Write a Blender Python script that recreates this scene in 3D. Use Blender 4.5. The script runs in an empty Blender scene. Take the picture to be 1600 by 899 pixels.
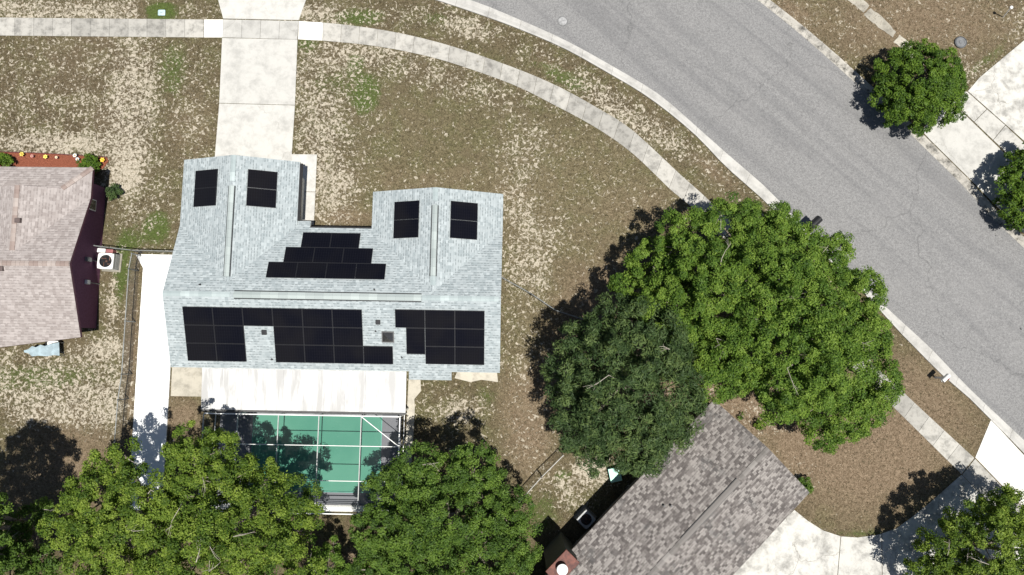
import bpy, bmesh, math, random
import numpy as np
from mathutils import Vector, Matrix
R = math.radians
random.seed(7); RNG = np.random.default_rng(11)
sc = bpy.context.scene
# ------------------------------------------------------------------ camera, sky, sun, exposure
H = 43.5; TILT = R(5.6); FPX = 1067.0
cd = bpy.data.cameras.new('camera'); cam = bpy.data.objects.new('camera', cd)
sc.collection.objects.link(cam); cam.location = (0, 0, H); cam.rotation_euler = (TILT, 0, 0)
cd.sensor_width = 36; cd.lens = 36*FPX/1600; cd.clip_start = .5; cd.clip_end = 3000
sc.camera = cam
SUN = Vector((.19, -.22, 1.0)).normalized()
w = bpy.data.worlds.new('World'); sc.world = w; w.use_nodes = True
nt = w.node_tree; bg = nt.nodes['Background']; sky = nt.nodes.new('ShaderNodeTexSky')
sky.sky_type = 'NISHITA'; sky.sun_disc = False
sky.sun_elevation = math.asin(SUN.z); sky.sun_rotation = math.atan2(SUN.x, SUN.y)
nt.links.new(sky.outputs[0], bg.inputs[0]); bg.inputs[1].default_value = .05
sd = bpy.data.lights.new('sun', 'SUN'); sd.energy = 5.0; sd.angle = R(.53); sd.color = (1, .965, .90)
so = bpy.data.objects.new('sun', sd); sc.collection.objects.link(so)
so.rotation_euler = SUN.to_track_quat('Z', 'Y').to_euler()
sc.view_settings.view_transform = 'Standard'; sc.view_settings.look = 'None'
sc.view_settings.gamma = 1; sc.view_settings.exposure = .42
sc.render.engine = 'CYCLES'

# ------------------------------------------------------------------ helpers
def U(px, py, z=0.0):                       # photograph pixel -> world point at height z
    u = (px-800)/FPX; v = (449.5-py)/FPX
    y = v*math.cos(TILT)+math.sin(TILT); zz = v*math.sin(TILT)-math.cos(TILT)
    k = (H-z)/-zz
    return Vector((u*k, y*k, z))
C = sc.collection
def link(name, me, parent=None, mats=()):
    o = bpy.data.objects.new(name, me); C.objects.link(o)
    for m in mats: me.materials.append(m)
    if parent is not None: o.parent = parent
    return o
def obj(name, bm, mat, parent=None, smooth=False):
    me = bpy.data.meshes.new(name)
    bmesh.ops.recalc_face_normals(bm, faces=bm.faces)
    bm.to_mesh(me); bm.free()
    if smooth:
        for p in me.polygons: p.use_smooth = True
    mats = mat if isinstance(mat, (list, tuple)) else [mat]
    return link(name, me, parent, mats)
def tag(o, label=None, cat=None, group=None, kind=None):
    if label: o['label'] = label
    if cat: o['category'] = cat
    if group: o['group'] = group
    if kind: o['kind'] = kind
    return o
def thing(name, label, cat, loc=(0, 0, 0), rz=0, group=None):
    o = bpy.data.objects.new(name, None); C.objects.link(o)
    o.location = loc; o.rotation_euler = (0, 0, rz); o.empty_display_size = .3
    return tag(o, label, cat, group)
def struct(name, bm, mat, smooth=False):
    return tag(obj(name, bm, mat, None, smooth), kind='structure')
def NB(): return bmesh.new()
def box(bm, x0, x1, y0, y1, z0, z1, M=None, bev=0, mi=0):
    vs = [bm.verts.new(Vector((x, y, z)) if M is None else M @ Vector((x, y, z))) for z in (z0, z1) for x, y in ((x0, y0), (x1, y0), (x1, y1), (x0, y1))]
    fs = [bm.faces.new([vs[i] for i in q]) for q in ((3, 2, 1, 0), (4, 5, 6, 7), (0, 1, 5, 4), (1, 2, 6, 5), (2, 3, 7, 6), (3, 0, 4, 7))]
    for f in fs: f.material_index = mi
    if bev: bmesh.ops.bevel(bm, geom=list({e for f in fs for e in f.edges}), offset=bev, segments=2, affect='EDGES', profile=.5)
    return bm
def prism(bm, pts, z0, z1, mi=0):           # vertical extrusion of a plan outline
    lo = [bm.verts.new((p[0], p[1], z0)) for p in pts]; hi = [bm.verts.new((p[0], p[1], z1)) for p in pts]
    n = len(pts); fs = [bm.faces.new(hi), bm.faces.new(lo[::-1])]
    for i in range(n): fs.append(bm.faces.new((lo[i], lo[(i+1) % n], hi[(i+1) % n], hi[i])))
    for f in fs: f.material_index = mi
    return bm
def tube(bm, pts, r, n=8, cap=True):
    pts = [Vector(p) for p in pts]; rs = r if isinstance(r, (list, tuple)) else [r]*len(pts)
    rings = []
    for i, p in enumerate(pts):
        d = (pts[min(i+1, len(pts)-1)]-pts[max(i-1, 0)]).normalized()
        a = d.cross(Vector((0, 0, 1)) if abs(d.z) < .9 else Vector((1, 0, 0))).normalized(); b = d.cross(a)
        rings.append([bm.verts.new(p+(a*math.cos(t)+b*math.sin(t))*rs[i]) for t in [2*math.pi*k/n for k in range(n)]])
    for A, B in zip(rings, rings[1:]):
        for k in range(n): bm.faces.new((A[k], A[(k+1) % n], B[(k+1) % n], B[k]))
    if cap: bm.faces.new(rings[0][::-1]); bm.faces.new(rings[-1])
    return bm
def lathe(bm, prof, c=(0, 0, 0), n=20, mi=0):
    rings = [[bm.verts.new((c[0]+r*math.cos(2*math.pi*k/n), c[1]+r*math.sin(2*math.pi*k/n), c[2]+z)) for k in range(n)] for r, z in prof]
    fs = []
    for A, B in zip(rings, rings[1:]):
        for k in range(n): fs.append(bm.faces.new((A[k], A[(k+1) % n], B[(k+1) % n], B[k])))
    fs.append(bm.faces.new(rings[0][::-1])); fs.append(bm.faces.new(rings[-1]))
    for f in fs: f.material_index = mi
    return bm
def catmull(pts, step=.5):
    P = [Vector(p[:2]) for p in pts]; out = []
    P = [P[0]*2-P[1]]+P+[P[-1]*2-P[-2]]
    for i in range(1, len(P)-2):
        a, b, c, d = P[i-1:i+3]; n = max(1, int((c-b).length/step))
        for k in range(n):
            t = k/n
            out.append(.5*((2*b)+(c-a)*t+(2*a-5*b+4*c-d)*t*t+(3*b-a-3*c+d)*t**3))
    out.append(P[-2]); return out
def arc(pl, n):                              # n+1 points evenly spaced on a polyline
    L = [0]
    for a, b in zip(pl, pl[1:]): L.append(L[-1]+(b-a).length)
    out = []; j = 0
    for i in range(n+1):
        s = L[-1]*i/n
        while j < len(L)-2 and L[j+1] < s: j += 1
        t = (s-L[j])/max(1e-9, L[j+1]-L[j]); out.append(pl[j].lerp(pl[j+1], min(1, t)))
    return out
def W2(pts, z=0): return [U(p[0], p[1], z) for p in pts]

# ------------------------------------------------------------------ material helpers
class NG:
    def __init__(s, name):
        s.m = bpy.data.materials.new(name); s.m.use_nodes = True; s.t = s.m.node_tree; s.N = s.t.nodes
        s.b = s.N['Principled BSDF']; s.out = s.N['Material Output']; s.b.inputs['Roughness'].default_value = .85
        s.b.inputs['Specular IOR Level'].default_value = .3
    def L(s, a, b): s.t.links.new(a, b)
    def put(s, sock, v):
        if isinstance(v, (int, float)): sock.default_value = v
        elif isinstance(v, (tuple, list)): sock.default_value = tuple(v)+((1,) if len(v) == 3 and sock.type == 'RGBA' else ())
        else: s.L(v, sock)
    def math(s, op, a, b=0, c=None, clamp=False):
        n = s.N.new('ShaderNodeMath'); n.operation = op; n.use_clamp = clamp
        s.put(n.inputs[0], a); s.put(n.inputs[1], b)
        if c is not None: s.put(n.inputs[2], c)
        return n.outputs[0]
    def mix(s, f, a, b, mode='MIX'):
        n = s.N.new('ShaderNodeMix'); n.data_type = 'RGBA'; n.blend_type = mode
        s.put(n.inputs[0], f); s.put(n.inputs[6], a); s.put(n.inputs[7], b); return n.outputs[2]
    def noise(s, scale, detail=3, rough=.55, dist=0, vec=None, dim='3D'):
        n = s.N.new('ShaderNodeTexNoise'); n.noise_dimensions = dim
        n.inputs['Scale'].default_value = scale; n.inputs['Detail'].default_value = detail
        n.inputs['Roughness'].default_value = rough; n.inputs['Distortion'].default_value = dist
        s.L(vec if vec is not None else s.co(), n.inputs['Vector']); return n.outputs[0]
    def co(s):
        if not hasattr(s, '_co'):
            g = s.N.new('ShaderNodeNewGeometry'); s._co = g.outputs['Position']
        return s._co
    def oco(s):
        return s.N.new('ShaderNodeTexCoord').outputs['Object']
    def ss(s, v, lo, hi):
        n = s.N.new('ShaderNodeMapRange'); n.interpolation_type = 'SMOOTHSTEP'
        s.put(n.inputs[0], v); s.put(n.inputs[1], lo); s.put(n.inputs[2], hi); return n.outputs[0]
    def ramp(s, v, stops):
        n = s.N.new('ShaderNodeValToRGB'); e = n.color_ramp.elements
        while len(e) < len(stops): e.new(.5)
        for k, (p, c) in zip(e, stops): k.position = p; k.color = tuple(c)+(1,)
        s.put(n.inputs[0], v); return n.outputs[0]
    def attr(s, name, out='Fac'):
        n = s.N.new('ShaderNodeAttribute'); n.attribute_name = name; return n.outputs[out]
    def bump(s, h, dist=.02, strength=1):
        n = s.N.new('ShaderNodeBump'); n.inputs['Distance'].default_value = dist; n.inputs['Strength'].default_value = strength
        s.L(h, n.inputs['Height']); s.L(n.outputs[0], s.b.inputs['Normal'])
    def col(s, c): s.put(s.b.inputs['Base Color'], c); return s
    def xyz(s, v):
        n = s.N.new('ShaderNodeSeparateXYZ'); s.L(v, n.inputs[0]); return n.outputs
    def comb(s, x, y, z=0):
        n = s.N.new('ShaderNodeCombineXYZ'); s.put(n.inputs[0], x); s.put(n.inputs[1], y); s.put(n.inputs[2], z); return n.outputs[0]
    def white(s, vec):
        n = s.N.new('ShaderNodeTexWhiteNoise'); n.noise_dimensions = '3D'; s.L(vec, n.inputs['Vector']); return n.outputs['Value']

def plain(name, c, rough=.6, metal=0, var=.15, scale=6, spec=.4):
    g = NG(name); n = g.noise(scale, 4, vec=g.oco())
    g.col(g.mix(g.ss(n, .3, .7), tuple(x*(1-var) for x in c), tuple(min(1, x*(1+var)) for x in c)))
    g.b.inputs['Roughness'].default_value = rough; g.b.inputs['Metallic'].default_value = metal
    g.b.inputs['Specular IOR Level'].default_value = spec
    return g.m

def concrete(name, base, stain=.5, tint='tint', dirt=(.20, .17, .12), stainscale=.9, cracks=0):
    g = NG(name)
    big = g.noise(stainscale, 8, .72, .15); fine = g.noise(22, 4, .7); mid = g.noise(5, 5, .7)
    t = g.attr(tint)
    c = g.mix(g.ss(big, .42, .70), base, tuple(x*(1-stain*.55) for x in base))
    c = g.mix(g.math('MULTIPLY', g.ss(mid, .55, .8), stain*.55), c, dirt)
    c = g.mix(g.math('MULTIPLY', g.ss(fine, .52, .75), .22), c, tuple(x*.55 for x in base))
    if cracks:
        vo = g.N.new('ShaderNodeTexVoronoi'); vo.feature = 'DISTANCE_TO_EDGE'; vo.inputs['Scale'].default_value = .22
        wv = g.N.new('ShaderNodeVectorMath'); wv.operation = 'ADD'; wn = g.N.new('ShaderNodeTexNoise'); wn.inputs['Scale'].default_value = 1.2; wn.inputs['Detail'].default_value = 5; g.L(g.co(), wn.inputs['Vector'])
        ws = g.N.new('ShaderNodeVectorMath'); ws.operation = 'SCALE'; ws.inputs['Scale'].default_value = 1.1; g.L(wn.outputs['Color'], ws.inputs[0]); g.L(g.co(), wv.inputs[0]); g.L(ws.outputs[0], wv.inputs[1]); g.L(wv.outputs[0], vo.inputs['Vector'])
        ck = g.math('MULTIPLY', g.math('LESS_THAN', vo.outputs[0], .004), g.ss(g.noise(.3, 2), .50, .56))
        c = g.mix(g.math('MULTIPLY', ck, cracks), c, (.16, .15, .13))
    k = g.math('MULTIPLY_ADD', t, .5, .75)
    c = g.mix(1.0, c, g.comb(k, k, k), 'MULTIPLY')
    g.col(c); g.b.inputs['Roughness'].default_value = .9; g.bump(fine, .004, .6)
    return g.m

def shingle(name, light, mid, dark, row=.15, tab=.28, patches=0, pc=(.1, .1, .1), butt=.55):
    g = NG(name); uv = g.N.new('ShaderNodeUVMap').outputs[0]; x = g.xyz(uv)
    rv = g.math('DIVIDE', x[1], row); r = g.math('FLOOR', rv); fr = g.math('FRACT', rv)
    sh = g.white(g.comb(r, 3.3, 1.0))
    cu = g.math('ADD', g.math('DIVIDE', x[0], tab), g.math('MULTIPLY', sh, 7.0)); c = g.math('FLOOR', cu); fc = g.math('FRACT', cu)
    rnd = g.white(g.comb(c, r, 5.0)); rnd2 = g.white(g.comb(c, r, 9.0))
    colr = g.ramp(rnd, [(0, dark), (.35, mid), (.75, light), (1, tuple(min(1, v*1.15) for v in light))])
    if patches:
        pn = g.noise(.33, 3, .6, .4); keep = g.math('MULTIPLY', g.ss(pn, .54, .62), g.math('GREATER_THAN', rnd2, .28))
        colr = g.mix(g.math('MULTIPLY', keep, patches), colr, pc)
    # laminated tab: a short dark slot at the lower edge of about half of the tabs
    slot = g.math('MULTIPLY', g.math('LESS_THAN', fr, .34), g.math('LESS_THAN', rnd2, .55))
    slot = g.math('MULTIPLY', slot, g.math('LESS_THAN', fc, .78))
    colr = g.mix(g.math('MULTIPLY', slot, butt), colr, tuple(v*.55 for v in dark))
    st = g.noise(.5, 5, .6); colr = g.mix(g.math('MULTIPLY', g.ss(st, .45, .75), .22), colr, tuple(v*.8 for v in mid))
    gr = g.noise(60, 2, .7); colr = g.mix(g.math('MULTIPLY', gr, .25), colr, tuple(v*.7 for v in dark))
    g.col(colr); g.b.inputs['Roughness'].default_value = .93; g.b.inputs['Specular IOR Level'].default_value = .15
    g.bump(g.math('MULTIPLY', g.math('SUBTRACT', 1, fr), g.math('MULTIPLY_ADD', rnd, .6, .6)), .012, .8)
    return g.m

def asphalt():
    g = NG('asphalt'); f = g.noise(9, 5, .9); ff = g.noise(30, 2, .8); big = g.noise(.35, 4, .6, .3)
    # wheel tracks and laying bands run along the road
    x = g.xyz(g.co()); d = g.math('ADD', g.math('MULTIPLY', x[0], .66), g.math('MULTIPLY', x[1], .75))
    al = g.math('SUBTRACT', g.math('MULTIPLY', x[0], .75), g.math('MULTIPLY', x[1], .66))
    band = g.noise(1, 4, .6, .5, vec=g.comb(g.math('MULTIPLY', d, 1.0), g.math('MULTIPLY', al, .05)))
    c = g.mix(g.ss(f, .35, .66), (.115, .114, .115), (.235, .233, .231))
    c = g.mix(g.math('MULTIPLY', g.ss(ff, .45, .7), .5), c, (.34, .335, .325))
    c = g.mix(g.math('MULTIPLY', g.ss(band, .46, .66), .34), c, (.10, .10, .105))
    c = g.mix(g.math('MULTIPLY', g.ss(big, .5, .75), .25), c, (.24, .235, .23))
    vo = g.N.new('ShaderNodeTexVoronoi'); vo.feature = 'DISTANCE_TO_EDGE'; vo.inputs['Scale'].default_value = .09
    wn = g.N.new('ShaderNodeTexNoise'); wn.inputs['Scale'].default_value = .8; wn.inputs['Detail'].default_value = 6; g.L(g.co(), wn.inputs['Vector']); wv = g.N.new('ShaderNodeVectorMath'); wv.operation = 'ADD'; ws = g.N.new('ShaderNodeVectorMath'); ws.operation = 'SCALE'; ws.inputs['Scale'].default_value = 2.0
    g.L(wn.outputs['Color'], ws.inputs[0]); g.L(g.co(), wv.inputs[0]); g.L(ws.outputs[0], wv.inputs[1]); g.L(wv.outputs[0], vo.inputs['Vector'])
    c = g.mix(g.math('MULTIPLY', g.ss(vo.outputs[0], .0045, .0015), .35), c, (.07, .07, .07))
    k = g.noise(1.1, 2, .5); c = g.mix(g.ss(k, .755, .765), c, (.05, .05, .05))
    g.col(c); g.b.inputs['Roughness'].default_value = .9; g.bump(f, .006, .7); return g.m

def ground_mat():
    g = NG('lawn_soil')
    z = g.N.new('ShaderNodeAttribute'); z.attribute_name = 'zone'
    zs = g.N.new('ShaderNodeSeparateColor'); g.L(z.outputs['Color'], zs.inputs[0]); sand, green, litter = zs.outputs; lite = z.outputs['Alpha']
    wa = g.noise(4.6, 2.2, .52, .9); wb = g.noise(7.0, 2, .55, .6); fine = g.noise(11, 4, .75, .6); vf = g.noise(34, 3, .8); big = g.noise(.16, 4, .6, .5); med = g.noise(.7, 4, .6, .3)
    blades = g.noise(6.5, 4, .8, 1.6)
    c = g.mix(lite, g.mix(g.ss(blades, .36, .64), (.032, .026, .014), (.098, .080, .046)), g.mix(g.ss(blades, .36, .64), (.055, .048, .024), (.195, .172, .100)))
    c = g.mix(g.math('MULTIPLY', g.ss(med, .42, .62), .6), c, g.mix(g.ss(blades, .36, .64), (.046, .050, .020), (.130, .134, .056)))
    c = g.mix(g.math('MULTIPLY', g.ss(big, .45, .7), .4), c, (.125, .098, .064))
    lit = g.mix(g.ss(blades, .38, .66), (.105, .076, .048), (.265, .202, .140))
    lit = g.mix(g.math('MULTIPLY', g.ss(vf, .60, .78), .8), lit, (.52, .43, .33))
    c = g.mix(g.math('MULTIPLY', litter, .95, clamp=True), c, lit)
    gn = g.math('ADD', g.math('MULTIPLY', g.noise(1.6, 5, .8, .8), .6), g.math('MULTIPLY', g.noise(5, 4, .8, .8), .4)); gm = g.math('ADD', gn, g.math('MULTIPLY_ADD', green, .62, -.60))
    grn = g.mix(g.ss(fine, .35, .68), (.032, .056, .010), (.095, .145, .034))
    c = g.mix(g.math('MULTIPLY', g.ss(gm, .26, .56), .75), c, grn)
    off = g.math('MULTIPLY_ADD', sand, .45, -.225); off = g.math('ADD', off, g.math('MULTIPLY_ADD', med, .22, -.11))
    sm = g.math('ADD', g.math('MULTIPLY_ADD', wa, .85, g.math('MULTIPLY', fine, .15)), off)
    sb = g.math('ADD', g.math('MULTIPLY_ADD', wb, .8, g.math('MULTIPLY', fine, .2)), g.math('ADD', off, -.02))
    m1 = g.math('MULTIPLY', g.ss(sm, .470, .565), .93); m2 = g.math('MULTIPLY', g.ss(sb, .47, .56), .42)
    sc_ = g.mix(g.ss(fine, .3, .7), (.28, .24, .18), (.55, .50, .41))
    shade = g.ss(sm, .43, .488)                       # rim round every bare spot is a little browner
    c = g.mix(g.math('MULTIPLY', g.math('MULTIPLY', shade, sand), .35), c, (.050, .038, .022))
    c = g.mix(g.math('MAXIMUM', m1, m2), c, sc_)
    g.col(c); g.b.inputs['Roughness'].default_value = 1; g.b.inputs['Specular IOR Level'].default_value = .05
    g.bump(g.math('ADD', blades, g.math('MULTIPLY', vf, .5)), .05, .9)
    return g.m

M_ASPH = asphalt(); M_GROUND = ground_mat()
M_WALK = concrete('grey_concrete', (.385, .372, .34), .9, stainscale=1.6)
M_KERB = concrete('kerb_concrete', (.44, .43, .405), .6)
M_KERBD = concrete('dirty_kerb_concrete', (.40, .38, .34), 1.5, dirt=(.16, .125, .085), stainscale=2.2)
M_DRIVE = concrete('driveway_concrete', (.445, .437, .41), .5, cracks=.28)
M_OLDDRIVE = concrete('old_concrete', (.44, .43, .40), 1.0, stainscale=.9, cracks=.6)
M_PAD = concrete('pad_concrete', (.37, .345, .29), .8)
M_APRON = concrete('new_concrete', (.57, .555, .515), .15)
M_WPATH = concrete('white_painted_concrete', (.80, .81, .81), .05)
M_SH_BLUE = shingle('blue_grey_shingles', (.355, .392, .402), (.322, .360, .371), (.262, .300, .312), row=.16, tab=.19, butt=.68)
M_SH_PINK = shingle('pinkish_beige_shingles', (.345, .312, .298), (.320, .286, .272), (.262, .230, .218), row=.165, tab=.21, butt=.45)
M_SH_BROWN = shingle('weathered_brown_shingles', (.265, .246, .230), (.155, .140, .132), (.088, .079, .075), row=.135, tab=.19, patches=.5, pc=(.078, .078, .078), butt=.45)
M_CAP = shingle('ridge_cap_shingles', (.40, .455, .455), (.335, .385, .39), (.30, .35, .355), row=.26, tab=5, butt=0)
M_VENTC = shingle('pale_vent_shingles', (.385, .43, .42), (.34, .38, .375), (.31, .35, .345), row=.26, tab=5, butt=0)
M_CAPPINK = shingle('pinkish_ridge_caps', (.365, .32, .295), (.30, .245, .22), (.245, .19, .17), row=.22, tab=5, butt=0)
M_CAPBROWN = shingle('brown_ridge_caps', (.25, .235, .22), (.20, .185, .175), (.15, .14, .13), row=.26, tab=5, butt=0)
M_VENT = plain('pale_vent_plastic', (.33, .38, .37), .7)
M_FASC = plain('grey_white_trim', (.45, .46, .45), .6)
M_STUCCO = plain('pale_grey_stucco', (.50, .50, .47), .9, scale=30)
M_DARK = plain('dark_plastic', (.02, .02, .022), .5)
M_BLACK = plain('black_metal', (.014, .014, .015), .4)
M_GLASS = plain('window_glass', (.03, .035, .04), .08, spec=.8)
M_WHITE = plain('white_aluminium', (.74, .74, .72), .4, var=.05)
M_PURPLE = plain('purple_stucco', (.135, .055, .10), .9, var=.14, scale=9)
M_BURG = plain('burgundy_fascia', (.07, .022, .04), .6)
M_TAN = plain('tan_stucco', (.36, .30, .22), .9, scale=20)
M_GALV = plain('galvanised_steel', (.21, .22, .215), .6, metal=.2)
M_CHROME = plain('grey_vent_metal', (.10, .10, .10), .45, metal=.3)

# ------------------------------------------------------------------ ground sheet with zones
def ground():
    ax = np.concatenate([[-900, -500, -300, -180, -110, -75], np.arange(-50, 50.01, .5), [75, 110, 180, 300, 500, 900]])
    ay = np.concatenate([[-900, -500, -300, -180, -100, -60], np.arange(-32, 36.01, .5), [60, 100, 180, 300, 500, 900]])
    X, Y = np.meshgrid(ax, ay); n, m = X.shape
    v = np.stack([X.ravel(), Y.ravel(), np.zeros(X.size)], 1)
    idx = np.arange(n*m).reshape(n, m)
    f = np.stack([idx[:-1, :-1], idx[:-1, 1:], idx[1:, 1:], idx[1:, :-1]], -1).reshape(-1, 4)
    me = bpy.data.meshes.new('ground'); me.from_pydata(v.tolist(), [], f.tolist())
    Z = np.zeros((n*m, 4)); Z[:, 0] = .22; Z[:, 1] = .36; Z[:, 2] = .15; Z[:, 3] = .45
    ZB = []
    def blob(px, py, rx, ry, ch, amt, ang=0):
        c = U(px, py); k = 24.5; dx = (v[:, 0]-c.x)*k; dy = -(v[:, 1]-c.y)*k
        a = R(ang); ddx = dx*math.cos(a)+dy*math.sin(a); ddy = -dx*math.sin(a)+dy*math.cos(a)
        wgt = np.exp(-((ddx/rx)**2+(ddy/ry)**2)**1.5)
        Z[:, ch] = Z[:, ch]*(1-wgt)+amt*wgt
    S, G, T = 0, 1, 2
    for b in [
        # left lot
        (100, 150, 190, 120, 3, .05), (100, 150, 200, 120, 4, .36), (100, 640, 200, 90, 3, .3), (90, 600, 200, 60, 4, .40), (700, 250, 230, 150, 3, .75), (920, 310, 170, 150, 3, .85), (840, 560, 60, 200, 3, .8), (960, 160, 260, 26, 3, .1, 34), (600, 25, 200, 26, 3, .15), (960, 160, 260, 26, 4, .36, 34), (500, 200, 50, 160, 3, .35), (620, 25, 150, 24, 4, .36), (700, 110, 260, 30, 4, .33, 16), (520, 180, 80, 150, 4, .36), (700, 110, 260, 40, 3, .3, 16),
        (90, 130, 170, 90, T, .25), (205, 160, 42, 130, S, .80), (300, 150, 38, 110, S, .50), (300, 220, 30, 60, S, .45), (300, 200, 40, 60, T, .45),
        (80, 225, 120, 18, S, .92), (200, 270, 40, 45, S, .95), (250, 300, 30, 60, S, .45), (60, 15, 300, 20, S, .80),
        (252, 18, 26, 16, G, 1.6), (252, 18, 32, 20, S, 0), (270, 110, 30, 60, G, .9), (285, 40, 60, 12, G, .7), (130, 140, 40, 20, G, .5),
        (245, 355, 24, 28, G, 1.3), (205, 375, 24, 22, G, 1.0), (190, 420, 14, 60, G, 1.2), (178, 470, 14, 60, S, .85), (215, 335, 40, 30, S, .55), (195, 440, 9, 50, S, .2),
        (60, 590, 130, 25, G, .9), (60, 575, 130, 25, S, .60), (110, 625, 130, 30, S, .72), (160, 545, 40, 16, S, .95), (80, 650, 60, 18, S, .78), (150, 640, 40, 45, S, .80),
        (110, 735, 90, 70, T, 1.0), (110, 735, 80, 50, S, .12), (203, 560, 9, 170, T, 1.0), (203, 560, 8, 170, S, .35), (285, 650, 34, 30, T, 1.0), (285, 650, 34, 30, S, .1),
        # front lawn
        (490, 120, 34, 60, S, .62), (500, 200, 34, 80, S, .74), (520, 290, 40, 60, S, .76), (560, 90, 80, 24, S, .74), (700, 130, 120, 20, S, .60, 18), (850, 210, 120, 14, S, .52, 32), (640, 220, 110, 50, G, .5),
        (570, 145, 26, 36, G, 1.35), (555, 100, 14, 24, G, 1.2), (520, 130, 50, 30, G, .8), (480, 70, 20, 16, G, 1.1), (560, 28, 50, 18, G, 1.1), (680, 28, 34, 16, G, .8), (420+60, 15, 30, 15, S, .8), (730, 45, 45, 20, S, .85, 20), (500, 22, 40, 16, S, .75),
        (880, 120, 60, 18, G, 1.0, 30), (960, 170, 70, 20, S, .80, 36), (1040, 215, 60, 18, S, .74, 40), (1120, 270, 50, 14, T, .7, 42), (870, 110, 40, 10, T, .8, 30),
        (840, 330, 34, 40, S, 1.0), (838, 335, 60, 70, S, .74), (800, 300, 30, 14, T, 1.0), (820, 250, 50, 50, S, .62), (825, 420, 38, 60, S, .72), (900, 300, 80, 70, S, .33), (900, 300, 120, 90, T, .30), (960, 270, 90, 60, S, .32), (1000, 330, 60, 40, T, .6), (650, 280, 120, 20, T, .45), (540, 340, 50, 16, T, .8),
        (830, 450, 40, 30, G, .6), (810, 530, 30, 90, S, .48), (810, 640, 30, 60, T, .75), (830, 690, 34, 60, T, .9), (830, 690, 34, 60, S, .42), (720, 640, 40, 24, S, .82), (680, 625, 30, 30, S, .45), (760, 620, 24, 20, G, .8), (850, 600, 30, 50, T, .8),
        # behind the brown house
        (925, 735, 34, 24, S, .98), (880, 770, 40, 30, S, .72), (850, 800, 30, 40, G, .9), (880, 740, 14, 8, G, 1.3), (845, 790, 26, 34, S, .45),
        # east verge and lawn
        (1350, 700, 150, 110, T, 1.2), (1350, 700, 170, 130, S, .02), (1350, 700, 170, 130, G, .10), (1460, 620, 90, 40, T, .95, 42), (1460, 620, 100, 45, S, .12, 42), (1460, 660, 40, 20, G, .45), (1170, 640, 60, 34, T, 1.3), (1190, 660, 50, 26, S, .50), (1250, 740, 30, 30, S, .45), (1255, 700, 40, 30, T, 1.2),
        (1350, 832, 60, 9, G, .9), (1110, 560, 200, 120, T, 1.2),
        # north-east lots
        (1440, 30, 190, 80, T, .85), (1440, 30, 190, 80, S, .28), (1330, 60, 40, 40, S, .36, 40), (1520, 110, 30, 24, S, .66), (1540, 95, 60, 10, G, .9, -40), (1590, 40, 24, 30, S, .5), (1450, 30, 60, 30, G, .5), (1240, 20, 40, 20, T, .9, 40), (1260, 30, 40, 12, S, .4, 40),
        # under the trees: litter, and canopy shade painted into a darker soil colour
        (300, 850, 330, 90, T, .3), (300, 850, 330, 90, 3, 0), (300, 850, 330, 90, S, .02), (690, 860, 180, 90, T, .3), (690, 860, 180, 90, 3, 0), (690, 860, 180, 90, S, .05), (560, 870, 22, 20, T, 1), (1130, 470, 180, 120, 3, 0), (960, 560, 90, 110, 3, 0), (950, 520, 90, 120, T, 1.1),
    ]:
        b = list(b)
        if b[4] == 4: b[4] = 0
        elif b[4] == S: b[5] = .72 if b[5] >= .98 else (.02 if b[5] < .15 else .31+(b[5]-.42)*.64)
        blob(*b)
    Z = np.clip(Z, 0, 1.6); Z[:, 3] = np.clip(Z[:, 3], 0, 1)
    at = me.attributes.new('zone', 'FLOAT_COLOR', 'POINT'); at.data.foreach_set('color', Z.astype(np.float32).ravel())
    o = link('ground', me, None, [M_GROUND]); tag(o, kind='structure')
ground()

def set_tint(me_obj, fn):
    me = me_obj.data; at = me.attributes.new('tint', 'FLOAT', 'FACE')
    at.data.foreach_set('value', np.array([fn(p) for p in me.polygons], dtype=np.float32))

def slabs(name, L, Rr, n, z, mat, gap=.018, tints=None, thick=.12, wob=.0, sub=2):
    """concrete strip of n separate slabs between a left and a right edge line (world points)"""
    Ls = arc(L, n*sub); Rs = arc(Rr, n*sub); bm = NB(); tl = []
    for i in range(n):
        l = [Ls[i*sub+k].copy() for k in range(sub+1)]; r = [Rs[i*sub+k].copy() for k in range(sub+1)]
        for q in (l, r):
            q[0] = q[0]+(q[1]-q[0]).normalized()*gap/2; q[-1] = q[-1]+(q[-2]-q[-1]).normalized()*gap/2
        t = tints[i % len(tints)] if tints else random.uniform(.2, .8)
        dz = random.uniform(-.004, .004); nb = len(bm.faces)
        prism(bm, [(p.x, p.y) for p in l+r[::-1]], z-thick, z+dz)
        tl += [t]*(len(bm.faces)-nb)
    o = struct(name, bm, mat); a = o.data.attributes.new('tint', 'FLOAT', 'FACE'); a.data.foreach_set('value', np.array(tl, dtype=np.float32))
    return o
def plate(name, polys, z, mat, thick=.12, tints=None):
    bm = NB(); tl = []
    for i, p in enumerate(polys):
        nb = len(bm.faces); prism(bm, [(q[0], q[1]) for q in p], z-thick, z+random.uniform(-.003, .003))
        tl += [tints[i] if tints else random.uniform(.35, .65)]*(len(bm.faces)-nb)
    o = struct(name, bm, mat); a = o.data.attributes.new('tint', 'FLOAT', 'FACE'); a.data.foreach_set('value', np.array(tl, dtype=np.float32))
    return o
V2 = lambda pts: [Vector(p[:2]) for p in pts]
def PW(pts): return [U(*p).xy for p in pts]

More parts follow.
